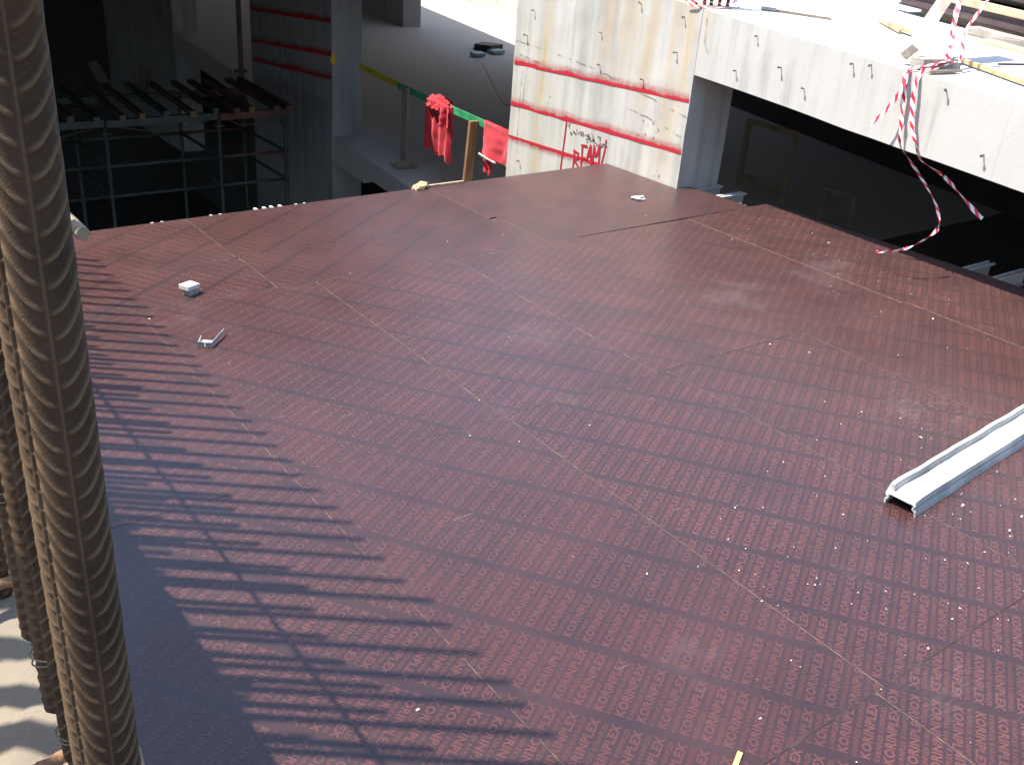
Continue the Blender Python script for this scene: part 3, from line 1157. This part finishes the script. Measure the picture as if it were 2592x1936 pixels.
c1 = empty('red_cloth', (0, 0, 0))
tag(c1, 'crumpled red cloth bundled over the green rail and hanging down', 'cloth')
bmx = bmesh.new()
bmesh.ops.create_icosphere(bmx, subdivisions=5, radius=1.0)
for v in bmx.verts:
    d = v.co.normalized()
    r = 1 + 0.24 * noise.noise(d * 2.2) + 0.30 * abs(noise.noise(d * 4.2 + Vector((3, 1, 2)))) + 0.15 * abs(noise.noise(d * 9)) - .12
    v.co = Vector((XR - .03 + d.x * r * .12, 11.79 + d.y * r * .285, -.185 + d.z * r * .125 - d.y * .0 ))
    v.co.z += (v.co.y - 11.79) * .12 - .06 * max(0, (v.co.y - 11.85) / .2)
me = bpy.data.meshes.new('bundle'); bmx.to_mesh(me); bmx.free()
me.polygons.foreach_set('use_smooth', [True] * len(me.polygons))
link('bundle', me, c1, 'cloth')
grid_cloth('hanging_cloth', c1, [(7.60, 12.03, -.20), (7.63, 11.40, -.14), (7.62, 11.40, -.89), (7.60, 12.04, -.80)], 50, 46, lambda s, t: .018 * math.sin(s * 9 + t * 1.5) * (.3 + t * .8) + .02 * math.sin(s * 23), 'cloth', seed=2, edge=.12)
grid_cloth('hanging_sleeve', c1, [(7.585, 11.60, -.16), (7.59, 11.40, -.13), (7.60, 11.37, -.46), (7.575, 11.62, -.42)], 24, 24, lambda s, t: .03 * math.sin(s * 8) * (.4 + t) + .015, 'cloth', seed=6, edge=.1)
c2 = empty('red_cloth', (0, 0, 0))
tag(c2, 'red cloth with grey hem draped on the rail beside the bright column', 'cloth')
grid_cloth('front_flap', c2, [(7.66, 10.68, -.195), (7.66, 9.95, -.235), (7.61, 9.95, -.66), (7.62, 10.68, -.595)], 60, 44, lambda s, t: .035 * math.sin(s * 8.5 - 1) * t + .028 * max(0, math.sin(s * 15 + t * 5)) * max(0, s - .45) * 2, 'cloth', seed=9, edge=.02)
grid_cloth('grey_hem', c2, [(7.592, 10.69, -.582), (7.582, 10.28, -.618), (7.578, 10.28, -.648), (7.587, 10.69, -.612)], 24, 2, lambda s, t: .01 * math.sin(s * 8.5 * .55 - 1), 'hem', seed=9)
grid_cloth('back_flap', c2, [(7.66, 10.66, -.5), (7.66, 10.42, -.52), (7.65, 10.47, -.86), (7.66, 10.65, -.82)], 20, 24, lambda s, t: .02 * math.sin(s * 9), 'cloth', seed=12, edge=.08)
m = MB(); m.tube([(7.70, 10.72, -.195), (7.70, 9.93, -.232)], .026, 10); m.build('folded_edge', 'cloth', c2, True)

# things on the lower ramp floor
def zf(x, y):
    return zL(y)
t_ = MB()
for k in range(3):
    z0 = zL(19.1) + .005 + k * .042
    t_.hexa([(13.28 + .01 * k, 19.12, z0), (13.5, 18.76 + .01 * (k % 2), z0), (13.97, 18.94, z0), (13.7, 19.36, z0), (13.28 + .01 * k, 19.12, z0 + .039), (13.5, 18.76 + .01 * (k % 2), z0 + .039), (13.97, 18.94, z0 + .039), (13.7, 19.36, z0 + .039)])
tag(t_.build('plywood_offcut_stack', 'block_dark', bevel=.004), 'dark square stack of board offcuts on the shaded ramp floor', 'board stack')
for cx, cy, w, d, lab in ((13.00, 18.52, .30, .2, 'small pale blue board lying left of the dark stack'), (13.62, 18.70, .34, .24, 'pale blue board lying right of the dark stack')):
    m = MB(); z0 = zL(cy) + .012
    m.hexa([(cx - w / 2, cy - d / 2, z0), (cx + w / 2, cy - d / 2 + .03, z0), (cx + w / 2, cy + d / 2 + .03, z0 + .01), (cx - w / 2, cy + d / 2, z0 + .01), (cx - w / 2, cy - d / 2, z0 + .07), (cx + w / 2, cy - d / 2 + .03, z0 + .07), (cx + w / 2, cy + d / 2 + .03, z0 + .08), (cx - w / 2, cy + d / 2, z0 + .08)])
    tag(m.build('foam_board', 'foam_blue', bevel=.004), lab, 'board')
# loose plywood sheet lying on the floor near the column
m = MB()
for (x0, y0, x1, y1, x2, y2, x3, y3) in ((12.9, 18.3, 11.3, 15.2, 12.6, 14.6, 14.2, 17.9),):
    zz0 = .006
    m.hexa([(a, b, zL(b) + zz0) for a, b in ((x1, y1), (x2, y2), (x3, y3), (x0, y0))] + [(a, b, zL(b) + zz0 + .004) for a, b in ((x1, y1), (x2, y2), (x3, y3), (x0, y0))])
tag(m.build('plywood_sheet', 'conc_floor', bevel=.003), 'dull grey board lying flat on the ramp floor behind the column', 'board')

# ------------------------------------------------------------------ shoring scaffold in the pit
sc = empty('shoring_scaffold', (0, 0, 0))
tag(sc, 'dark green tubular shoring scaffold standing in the shaded pit', 'scaffold')
SX = [2.2, 3.76, 5.34, 6.37]
def tubepart(name, pts, r, mat, parent):
    mb = MB(); mb.tube(pts, r, 12)
    return mb.build(name, mat, parent, True)
for iy, yy in enumerate((14.0, 15.6)):
    for ix, x in enumerate(SX):
        top = -.70
        mt = 'scaf_green'
        s_ = tubepart('standard', [(x, yy, -5.15), (x, yy, top)], .028, mt, sc)
        mb = MB()
        for zc in (-1.24, -1.66, -2.15, -2.65, -3.2):
            mb.tube([(x, yy, zc - .03), (x, yy, zc + .03)], .042, 12)
        mb.build('coupler', 'scaf_green', s_, True)
        mb = MB(); mb.box(x - .07, x + .07, yy - .07, yy + .07, -.79, -.775); mb.tube([(x, yy, -.775), (x, yy, -.70)], .019, 8)
        mb.build('prop_head', 'scaf_brown', s_)
    for ix in range(len(SX) - 1):
        for zc in (-1.24, -1.66, -2.65, -3.2):
            tubepart('ledger', [(SX[ix], yy, zc), (SX[ix + 1], yy, zc)], .024, 'scaf_red' if (ix == 2 and zc == -1.24) else 'scaf_green', sc)
for x in SX:
    for zc in (-1.24, -1.66, -2.65):
        tubepart('transom', [(x, 14.0, zc), (x, 15.6, zc)], .024, 'scaf_green', sc)
for yy in (14.0, 15.6):
    for ix in range(len(SX) - 1):
        red = ix == 2
        m = MB(); m.beam((SX[ix] + .01, yy, -.66), (SX[ix + 1] - .01, yy, -.645), .09, .10)
        o = m.build('header_beam', 'scaf_red' if red else 'scaf_green', sc, bevel=.006)
        m = MB()
        a, b = SX[ix] + .15, SX[ix + 1] - .15
        m.tube([(a, yy, -.71), ((a + b) / 2 - .2, yy, -.80), ((a + b) / 2 + .2, yy, -.80), (b, yy, -.71)], .008, 6)
        m.build('truss_rod', 'scaf_brown', o, True)
jx = [2.55, 2.95, 3.32, 3.62, 3.96, 4.24, 4.58, 4.92, 5.28, 5.55, 5.80, 6.17, 6.37]
jm = ['scaf_green', 'scaf_brown', 'scaf_brown', 'scaf_green', 'scaf_brown', 'scaf_brown', 'scaf_green', 'scaf_brown', 'scaf_green', 'scaf_red', 'scaf_brown', 'scaf_red', 'scaf_red']
for i, (x, mt) in enumerate(zip(jx, jm)):
    dy = random.uniform(-.08, .05)
    x2 = x + .08
    j_ = empty('formwork_joist', (0, 0, 0))
    words = ['first', 'second', 'third', 'fourth', 'fifth', 'sixth', 'seventh', 'eighth', 'ninth', 'tenth', 'eleventh', 'twelfth', 'thirteenth']
    colr = {'scaf_green': 'green', 'scaf_brown': 'brown', 'scaf_red': 'red'}[mt]
    tag(j_, '%s formwork joist, %s from the left across the shaded scaffold top' % (colr, words[i]), 'joist', 'joists on the scaffold')
    m = MB()
    m.beam((x, 13.9 + dy, -.565), (x2, 15.9, -.515), .075, .05)
    m.beam((x - .034, 13.9 + dy, -.530), (x2 - .034, 15.9, -.480), .008, .02)
    m.beam((x + .034, 13.9 + dy, -.530), (x2 + .034, 15.9, -.480), .008, .02)
    m.build('channel', mt, j_)
    m = MB(); m.box(x - .04, x + .04, 13.88 + dy, 13.897 + dy, -.60, -.52)
    m.build('end_cap', 'ochre' if i in (5, 7, 10) else mt, j_)
for a, b, lab in (((4.78, 17.0, -1.02), (4.56, 17.3, -.42), 'dark plank leaning left behind the scaffold joists'), ((5.20, 17.0, -1.02), (5.40, 17.3, -.5), 'dark plank leaning right behind the scaffold joists')):
    m = MB(); m.beam(a, b, .16, .04, (0, -1, .3))
    tag(m.build('leaning_plank', 'scaf_brown', bevel=.004), lab, 'plank')
m = MB(); m.tube([(7.16, 17.52, zL(17.5) - 2.0), (7.16, 17.52, 1.9)], .045, 12); m.box(7.06, 7.245, 17.44, 17.6, -.70, -.66)
tag(m.build('steel_prop', 'scaf_brown'), 'dark steel prop standing against the shaded column at top left', 'prop')

# ------------------------------------------------------------------ aluminium joists under the deck
def alu_profile(length, w=.075, h=.12, lip=.012):
    """channel-topped joist along +X, top at z=0"""
    mb = MB()
    a = w / 2
    t = .004
    mb.box(0, length, -a, -a + .022, -t, 0)
    mb.box(0, length, a - .022, a, -t, 0)
    mb.box(0, length, -a + .0225, a - .0225, -.03, -.026)
    mb.box(0, length, -a + .018, -a + .022, -.0258, -t - .0002)
    mb.box(0, length, a - .022, a - .018, -.0258, -t - .0002)
    mb.box(0, length, -a, -a + .004, -lip - t, -t - .0002)
    mb.box(0, length, a - .004, a, -lip - t, -t - .0002)
    mb.box(0, length, -.003, .003, -h, -.0302)
    mb.box(0, length, -a * .9, a * .9, -h - .006, -h - .0002)
    return mb.mesh('aluminium_joist')


JM = alu_profile(2.6); JM.materials.append(MAT['alu'])
JM2 = alu_profile(2.2, .10, .12, .02); JM2.materials.append(MAT['alu'])
RW = ['farthest, right against the column', 'second from the column', 'third from the column', 'lower one tucked by the deck corner', 'left of the pair at the right edge', 'rightmost of the pair at the right edge']
for i, (ye, xe, zt) in enumerate(((6.90, 7.86, -.03), (6.76, 7.90, -.03), (6.46, 7.91, -.03), (6.14, 7.56, -.03), (3.98, 8.32, -.03), (3.72, 8.42, -.03))):
    o = link('aluminium_joist', JM)
    o.location = (xe - 2.6, ye, zt)
    o.rotation_euler = (0, 0, random.uniform(-.01, .01))
    tag(o, 'white joist end under the right deck edge, %s' % RW[i], 'joist', 'joists at the right deck edge')
LW = ['leftmost', 'second from left', 'third from left', 'fourth from left', 'rightmost']
for i, xe in enumerate((2.39, 2.875, 3.275, 3.42, 3.64)):
    o = link('aluminium_joist', JM2)
    o.location = (xe, far_y(xe) + .070 + (.035 if i in (2, 3) else 0), -.0186)
    o.rotation_euler = (0, 0, math.radians(-90) + random.uniform(-.03, .03))
    tag(o, 'white joist end just showing over the far deck edge, %s of five' % LW[i], 'joist', 'joists at the far deck edge')

# ------------------------------------------------------------------ things lying on the deck
# white channel
ch = empty('white_channel', (4.035, 2.02, 0), math.radians(5.0))
tag(ch, 'white aluminium channel lying on the deck at the right edge', 'channel')
prof = [(-.080, 0), (-.082, .022), (-.072, .030), (-.072, .040), (-.084, .050), (-.082, .094), (-.060, .096), (-.054, .062), (.050, .060), (.056, .070), (.066, .070), (.074, .050), (.068, .042), (.068, .034), (.082, .026), (.088, 0), (.080, 0), (.074, .022), (.060, .030), (.060, .044), (.064, .050), (.056, .055), (-.058, .056), (-.064, .050), (-.062, .044), (-.062, .030), (-.072, .020), (-.070, 0)]
mb = MB()
nseg = 44
np_ = len(prof)
for k in range(nseg + 1):
    x = 2.5 * k / nseg
    wv = .003 * math.sin(x * 3.1) + .003 * noise.noise(Vector((x * 4, 0, 0)))
    for i, (a, b) in enumerate(prof):
        lipd = .006 * noise.noise(Vector((x * 5, 7, 1))) if (a < -.05 and b > .085) else 0
        cut = 0
        if k == 0:
            cut = .03 if (a < -.05 and b > .06) else (.012 if b > .06 else 0)
        mb.v.append((x + cut, -(-a) * -1 * -1 + wv + lipd if False else (-a) + wv + lipd, b + (.003 * math.sin(x * 6) if b > .05 else 0)))
for k in range(nseg):
    for i in range(np_):
        a = k * np_ + i; b = k * np_ + (i + 1) % np_
        mb.f.append((a, b, b + np_, a + np_)); mb.mi.append(0); mb.uv.append([(0, 0)] * 4)
mb.f.append(tuple(range(np_))); mb.mi.append(0); mb.uv.append([(0, 0)] * np_)
mb.f.append(tuple(reversed(range(nseg * np_, (nseg + 1) * np_)))); mb.mi.append(0); mb.uv.append([(0, 0)] * np_)
me = mb.mesh('channel_body')
b2 = bmesh.new(); b2.from_mesh(me); bmesh.ops.recalc_face_normals(b2, faces=b2.faces); b2.to_mesh(me); b2.free()
link('channel_body', me, ch, 'alu_used')

# pale block on a little stand
bl = empty('plastic_clamp', (2.065, 6.10, 0), math.radians(28))
tag(bl, 'small pale block standing on a clip, on the deck near the far left', 'clamp')
m = MB(); m.hexa([(-.055, -.04, .043), (.055, -.04, .040), (.055, .04, .043), (-.055, .04, .046), (-.055, -.04, .072), (.055, -.04, .066), (.055, .04, .070), (-.055, .04, .076)])
m.build('top_block', 'alu', bl, bevel=.002)
m = MB(); m.box(-.036, .036, -.03, -.026, 0, .040); m.box(-.036, -.032, -.026, .03, 0, .040); m.box(.014, .036, -.035, -.031, .002, .036); m.box(-.010, -.004, -.033, -.0305, 0, .038); m.box(.0325, .036, -.0255, .028, 0, .036); m.box(-.03, .03, -.02, .02, .0, .004)
m.build('stand', 'alu_grey', bl)
br = empty('clip_bracket', (1.845, 5.255, 0), math.radians(-36))
tag(br, 'grey metal clip bracket with a long arm lying on the deck', 'bracket')
m = MB(); m.box(-.04, -.002, -.003, 0, 0, .036); m.box(.002, .038, -.003, 0, 0, .036)
m.build('front_plate', 'alu_grey', br)
m = MB()
m.hexa([(-.04, .001, .0), (-.037, .001, 0), (-.037, .07, 0), (-.04, .07, 0), (-.04, .001, .036), (-.037, .001, .036), (-.032, .045, .058), (-.035, .045, .058)])
m.build('ear', 'alu_grey', br)
m = MB(); m.hexa([(.035, .001, 0), (.038, .001, 0), (.062, .20, .022), (.059, .20, .022), (.035, .001, .036), (.038, .001, .036), (.062, .20, .040), (.059, .20, .040)])
m.build('arm', 'alu_grey', br)
m = MB(); m.box(-.036, .034, .001, .09, 0, .008); m.tube([(-.004, .03, .008), (-.004, .03, .020)], .012, 10)
m.build('base', 'alu', br)
# ring clip
rg = MB()
pts = [(.06 * math.cos(a), .042 * math.sin(a), .012 + .006 * math.sin(2 * a)) for a in [.5 + i * (5.4 / 30) for i in range(31)]]
rg.tube(pts, [.011 + .003 * math.sin(i * .9) for i in range(31)], 8)
rg.tube([(.045, .02, .012), (-.02, .0, .014), (-.03, -.015, .012)], .005, 6)
o = rg.build('ring_clip', 'alu', None, True)
o.location = (6.59, 6.61, 0.001); o.rotation_euler = (0, 0, math.radians(-35))
tag(o, 'white open ring clip lying on the far deck in front of the column', 'clip')
m = MB(); m.hexa([(0, -.009, 0), (.12, -.010, 0), (.12, .008, 0), (0, .009, 0), (0, -.009, .009), (.12, -.010, .008), (.12, .008, .008), (0, .009, .009)])
o = m.build('wood_lath', 'yellow_stick', bevel=.001); o.location = (2.205, 1.395, .0015); o.rotation_euler = (0, 0, math.radians(-152))
tag(o, 'short yellow wood splinter at the bottom edge of the picture', 'lath')
# wood chunk and lath on the far edge
bmx = bmesh.new(); bmesh.ops.create_icosphere(bmx, subdivisions=3, radius=1)
for v in bmx.verts:
    d = v.co.normalized(); r = 1 + .5 * noise.noise(d * 2.5) + .3 * noise.noise(d * 6)
    v.co = Vector((d.x * .085 * r, d.y * .05 * r, .02 + d.z * .028 * r))
me = bpy.data.meshes.new('wood_chunk'); bmx.to_mesh(me); bmx.free()
o = link('wood_chunk', me, None, 'bamboo'); o.location = (4.83, 7.70, .004); o.rotation_euler = (0, -.25, .3)
tag(o, 'broken yellowish wood chunk on the far deck edge', 'wood scrap')
m = MB(); m.beam((4.90, 7.712, .012), (5.33, 7.725, .012), .02, .018); tag(m.build('wood_lath', 'timber', bevel=.002), 'thin pale lath lying along the far deck edge', 'lath')

# crumbs and chips: uncountable
mb = MB()
random.seed(77)
for i in range(210):
    if i < 120:
        x = random.gauss(4.0, .8); y = random.gauss(1.75, .55)
    elif i < 165:
        x = random.gauss(6.6, .6); y = random.gauss(4.4, 1.0)
    else:
        x = random.uniform(.8, 7.6); y = random.uniform(.9, 7.4)
    if x < .3 or x > 7.6 or y > 7.5 or y < .6 or (x > 7.1 and y > 6.7):
        continue
    s = random.choice([.0013, .0016, .002, .0025, .003]) * (1.0 if random.random() < .95 else 1.8)
    c = Vector((x, y, .0022 + s * .35))
    a = random.uniform(0, 3.14); st = random.uniform(1, 2.2)
    ca, sa = math.cos(a), math.sin(a)
    P = []
    for sz in (-.35, .45):
        for ux, uy in ((-1, -1), (1, -1), (1, 1), (-1, 1)):
            px = ux * s * st * random.uniform(.5, 1); py = uy * s * random.uniform(.5, 1)
            P.append(c + Vector((px * ca - py * sa, px * sa + py * ca, sz * s)))
    mb.hexa(P)
for x, y, s in ((1.395, 2.135, .013), (2.62, 3.62, .010), (3.55, 4.55, .009), (5.02, 3.66, .016), (5.16, 3.45, .012), (4.35, 1.87, .018), (4.52, 1.66, .016), (4.62, 1.62, .012), (4.0, 1.2, .020), (3.9, 1.05, .016), (1.70, 5.80, .014), (4.75, 2.75, .012), (2.72, 1.6, .008), (2.9, 1.9, .008)):
    P = []
    for sz in (0, .55):
        for ux, uy in ((-1, -1), (1, -1), (1, 1), (-1, 1)):
            s_ = s * .62
            P.append(Vector((x + ux * s_ * random.uniform(.4, .8), y + uy * s_ * random.uniform(.3, .6), .002 + sz * s_)))
    mb.hexa(P)
tag(mb.build('cement_crumbs', 'chalk'), 'scattered white cement crumbs and chips on the deck', 'crumbs', kind='stuff')

# ------------------------------------------------------------------ things on the upper ramp
# starter bars above the column, with tape
SB = rebar_mesh('starter_rebar', .016, .9, .016, .002, 14, .006)
SB.materials.append(MAT['rebar'])
ordw = ['leftmost', 'second from left', 'third from left', 'fourth from left', 'fifth from left', 'sixth from left', 'rightmost']
for i, (x, yy) in enumerate(((7.33, 7.13), (7.33, 6.93), (7.42, 6.91), (7.47, 6.87), (7.58, 6.87), (7.67, 6.85), (7.50, 6.90))):
    o = link('starter_rebar', SB); o.location = (x, yy, zU(yy) - .03); o.rotation_euler = (random.uniform(-.05, .05), random.uniform(-.04, .04), i)
    tag(o, 'short rusty starter bar standing on the bright column top, %s' % ordw[i] if i != 6 else 'short rusty starter bar standing in the middle of the column top cluster', 'rebar', 'starter bars on the column')


def tape(name, pts, label, w=.055, twist=0.6, seed=1, flat=None):
    P = [Vector(p) for p in pts]
    # resample with catmull-rom
    out = []
    for i in range(len(P) - 1):
        p0 = P[max(i - 1, 0)]; p1 = P[i]; p2 = P[i + 1]; p3 = P[min(i + 2, len(P) - 1)]
        for k in range(10):
            t = k / 10
            out.append(0.5 * ((2 * p1) + (-p0 + p2) * t + (2 * p0 - 5 * p1 + 4 * p2 - p3) * t * t + (-p0 + 3 * p1 - 3 * p2 + p3) * t ** 3))
    out.append(P[-1])
    mb = MB()
    Ls = 0
    prev = None
    rows = []
    for i, p in enumerate(out):
        d = (out[min(i + 1, len(out) - 1)] - out[max(i - 1, 0)]).normalized()
        if i:
            Ls += (p - out[i - 1]).length
        ref = Vector((0, 1, .15)) if abs(d.y) < .8 else Vector((0, 0, 1))
        s = (ref - d * ref.dot(d)).normalized()
        u = d.cross(s)
        a = twist * (noise.noise(Vector((Ls * 4, seed, 0))) * 3.0)
        s2 = s * math.cos(a) + u * math.sin(a)
        ww = w * .84 * (.55 + .45 * abs(noise.noise(Vector((Ls * 7, seed, 4)))) * 1.6)
        rows.append((p - s2 * ww / 2, p + (u * math.cos(a) - s * math.sin(a)) * ww * .12, p + s2 * ww / 2, Ls))
    for (a, b, c, l0), (a2, b2_, c2_, l1) in zip(rows[:-1], rows[1:]):
        mb.quad(a, a2, b2_, b, 0, [(l0, 0), (l1, 0), (l1, .5), (l0, .5)])
        mb.quad(b, b2_, c2_, c, 0, [(l0, .5), (l1, .5), (l1, 1), (l0, 1)])
    o = mb.build(name, 'tape', None, True)
    tag(o, label, 'barrier tape')
    return o


tape('barrier_tape', [(7.30, 7.2, 1.76), (7.28, 6.95, 1.735), (7.40, 6.80, 1.74), (7.55, 6.76, 1.73), (7.72, 6.80, 1.75), (7.80, 6.88, 1.80), (7.74, 6.95, 1.92)], 'red and white tape looped round the starter bars on the column', .05, .5, 3)
tape('barrier_tape', [(7.22, 6.95, 1.715), (7.24, 6.80, 1.70), (7.30, 6.69, 1.705), (7.42, 6.66, 1.715)], 'short red and white tape end at the column top edge', .04, .6, 8)

# timber post leaning on the slab edge, on a short block
m = MB(); m.hexa([(7.36, 4.49, 1.518), (7.78, 4.42, 1.518), (7.80, 4.53, 1.525), (7.38, 4.62, 1.525), (7.36, 4.49, 1.60), (7.78, 4.42, 1.60), (7.80, 4.53, 1.607), (7.38, 4.62, 1.607)])
tag(m.build('timber_block', 'timber_grey', bevel=.004), 'short grey timber block wrapped in tape on the beam edge', 'timber')
m = MB(); m.beam((7.40, 4.66, 1.625), (8.64, 4.99, 2.44), .15, .075, (-.45, .65, .6))
tag(m.build('timber_post', 'timber_w', bevel=.004), 'weathered timber post leaning over the upper slab, tied with tape', 'timber')
for i, (a, b, w, mt, lab) in enumerate((((9.05, 6.12, .03), (8.70, 5.62, .03), .03, 'bamboo', 'thin splintered orange stick on the upper slab left of the post'),
                                ((8.86, 5.84, .04), (8.72, 5.40, .04), .07, 'bamboo', 'short flat yellowish stick on the upper slab left of the post'),
                                ((8.14, 4.66, .03), (7.80, 3.55, .03), .055, 'bamboo', 'long brown pole lying on the upper slab right of the post'),
                                ((7.31, 4.40, .02), (7.70, 4.37, .02), .02, 'timber_old', 'small brown stick beside the timber block on the beam edge'),
                                ((8.49, 4.50, .015), (8.95, 4.43, .015), .016, 'rebar_rough', 'thin rusty rod lying on the upper slab at the right edge'),
                                ((8.0, 6.68, .012), (8.45, 6.22, .012), .025, 'timber_old', 'thin pale strip of debris on the upper slab by the starter bars'),
                                ((7.98, 6.70, .02), (8.08, 6.60, .02), .06, 'hem', 'crumpled grey scrap on the upper slab by the starter bars'))):
    m = MB(); m.beam((a[0], a[1], zU(a[1]) + a[2]), (b[0], b[1], zU(b[1]) + b[2]), w, min(w, .03))
    tag(m.build(['wood_stick', 'wood_stick', 'wood_pole', 'wood_stick', 'steel_rod', 'debris_strip', 'debris_scrap'][i], mt, bevel=.003), lab, ['stick', 'stick', 'pole', 'stick', 'rod', 'scrap', 'scrap'][i])
tape('barrier_tape', [(8.16, 4.72, 2.33), (7.98, 4.68, 2.08), (7.86, 4.62, 1.93), (7.76, 4.55, 1.78), (7.70, 4.50, 1.68), (7.60, 4.445, 1.60), (7.48, 4.455, 1.56)], 'red and white tape wound down along the leaning timber post', .075, .5, 5)
tape('barrier_tape', [(8.30, 4.58, 2.33), (8.16, 4.53, 2.10), (8.02, 4.52, 1.95), (7.84, 4.50, 1.78), (7.79, 4.44, 1.66), (7.72, 4.405, 1.58)], 'second loop of red and white tape right of the leaning post', .05, .4, 15)
tape('barrier_tape', [(7.60, 4.42, 1.60), (7.42, 4.44, 1.57), (7.33, 4.50, 1.545), (7.22, 4.54, 1.50), (7.20, 4.50, 1.40), (7.205, 4.49, 1.27), (7.20, 4.455, 1.12), (7.22, 4.44, 0.975), (7.40, 4.47, .86), (7.50, 4.36, .70), (7.50, 4.21, .57), (7.45, 4.09, .46), (7.34, 4.01, .38), (7.17, 4.02, .30), (7.05, 4.10, .225), (7.04, 4.30, .145)], 'long red and white tape hanging from the beam in a curl over the deck', .045, .9, 7)
tape('barrier_tape', [(7.66, 4.40, 1.59), (7.44, 4.42, 1.545), (7.27, 4.43, 1.52), (7.205, 4.42, 1.42), (7.20, 4.40, 1.28), (7.19, 4.345, 1.11), (7.20, 4.28, .99), (7.35, 4.30, .86), (7.5, 4.18, .76), (7.5, 4.0, .66), (7.5, 3.82, .55), (7.5, 3.76, .52)], 'red and white tape hanging right of the long curl, torn at its end', .06, .7, 12)
tape('barrier_tape', [(7.62, 4.43, 1.57), (7.36, 4.48, 1.55), (7.24, 4.52, 1.50), (7.19, 4.51, 1.41), (7.17, 4.54, 1.30), (7.15, 4.60, 1.18), (7.13, 4.68, 1.07)], 'short red and white tape end sticking out left below the timber block', .055, .8, 22)

# plywood stack with bearers
ps = empty('plywood_stack', (0, 0, 0))
tag(ps, 'stack of dark plywood sheets on the upper slab in the top right corner', 'plywood stack')
def lay(x0, x1, y0, y1, dz, th, mat, name, parent):
    m = MB(); m.slope_box(x0, x1, y0, y1, lambda y: zU(y) + dz, lambda y: zU(y) + dz + th)
    return m.build(name, mat, parent, bevel=.0015)
for k in range(7):
    j = random.uniform(-.012, .012)
    lay(10.05 + j, 11.27 + j, 4.15 + j * 2 - (.0 if k % 3 else .05), 6.58 + j * 2, .075 + k * .0192, .0188, 'ply_dark', 'plywood_sheet', ps)
for k in range(9):
    j = random.uniform(-.012, .012)
    lay(10.35 + j, 11.57 + j, 3.9 + j * 2, 6.34 + j * 2, .30 + k * .0192, .0188, 'ply_dark', 'plywood_sheet', ps)
for (x0, x1, y0, y1, dz, th, mt, lab) in ((10.02, 10.12, 3.3, 6.75, .211, .07, 'timber', 'pale timber batten lying along the plywood stack edge'), (11.0, 11.1, 3.6, 6.6, .211, .07, 'timber', 'pale timber batten at the back of the plywood stack'), (9.72, 9.90, 3.0, 5.55, .004, .075, 'timber_grey', 'grey weathered timber lying in front of the plywood stack'), (10.2, 10.3, 3.4, 6.4, .003, .07, 'timber_old', 'brown bearer under the plywood stack'), (11.0, 11.1, 3.4, 6.4, .003, .07, 'timber_old', 'brown bearer under the back of the plywood stack'), (9.45, 9.62, 3.4, 5.25, .003, .03, 'timber', 'pale flat board lying in front of the grey timber')):
    m = MB(); m.slope_box(x0, x1, y0, y1, lambda y: zU(y) + dz, lambda y: zU(y) + dz + th)
    tag(m.build('timber_batten', mt, bevel=.004), lab, 'timber')
# low timber frames standing deep in the dark under the upper ramp
for a, lab in (((12.6, 9.95, -.9), 'dim timber frame standing in the dark under the upper ramp beside the column'), ((12.6, 8.5, -1.35), 'smaller dim timber frame in the dark further right under the upper ramp')):
    f = empty('wooden_trestle', a); tag(f, lab, 'frame')
    s = 1.0 if 'smaller' not in lab else .6
    for (y0, y1, z0, z1) in ((-.5, -.42, -.5, .5), (.42, .5, -.5, .5)):
        m = MB(); m.box(-.03, .03, y0 * s, y1 * s, z0 * s - .2, z1 * s); m.build('upright', 'timber_old', f)
    for z0 in (-.45, .42):
        m = MB(); m.box(-.028, .028, -.418 * s, .418 * s, z0 * s, (z0 + .08) * s); m.build('rail', 'timber_old', f)
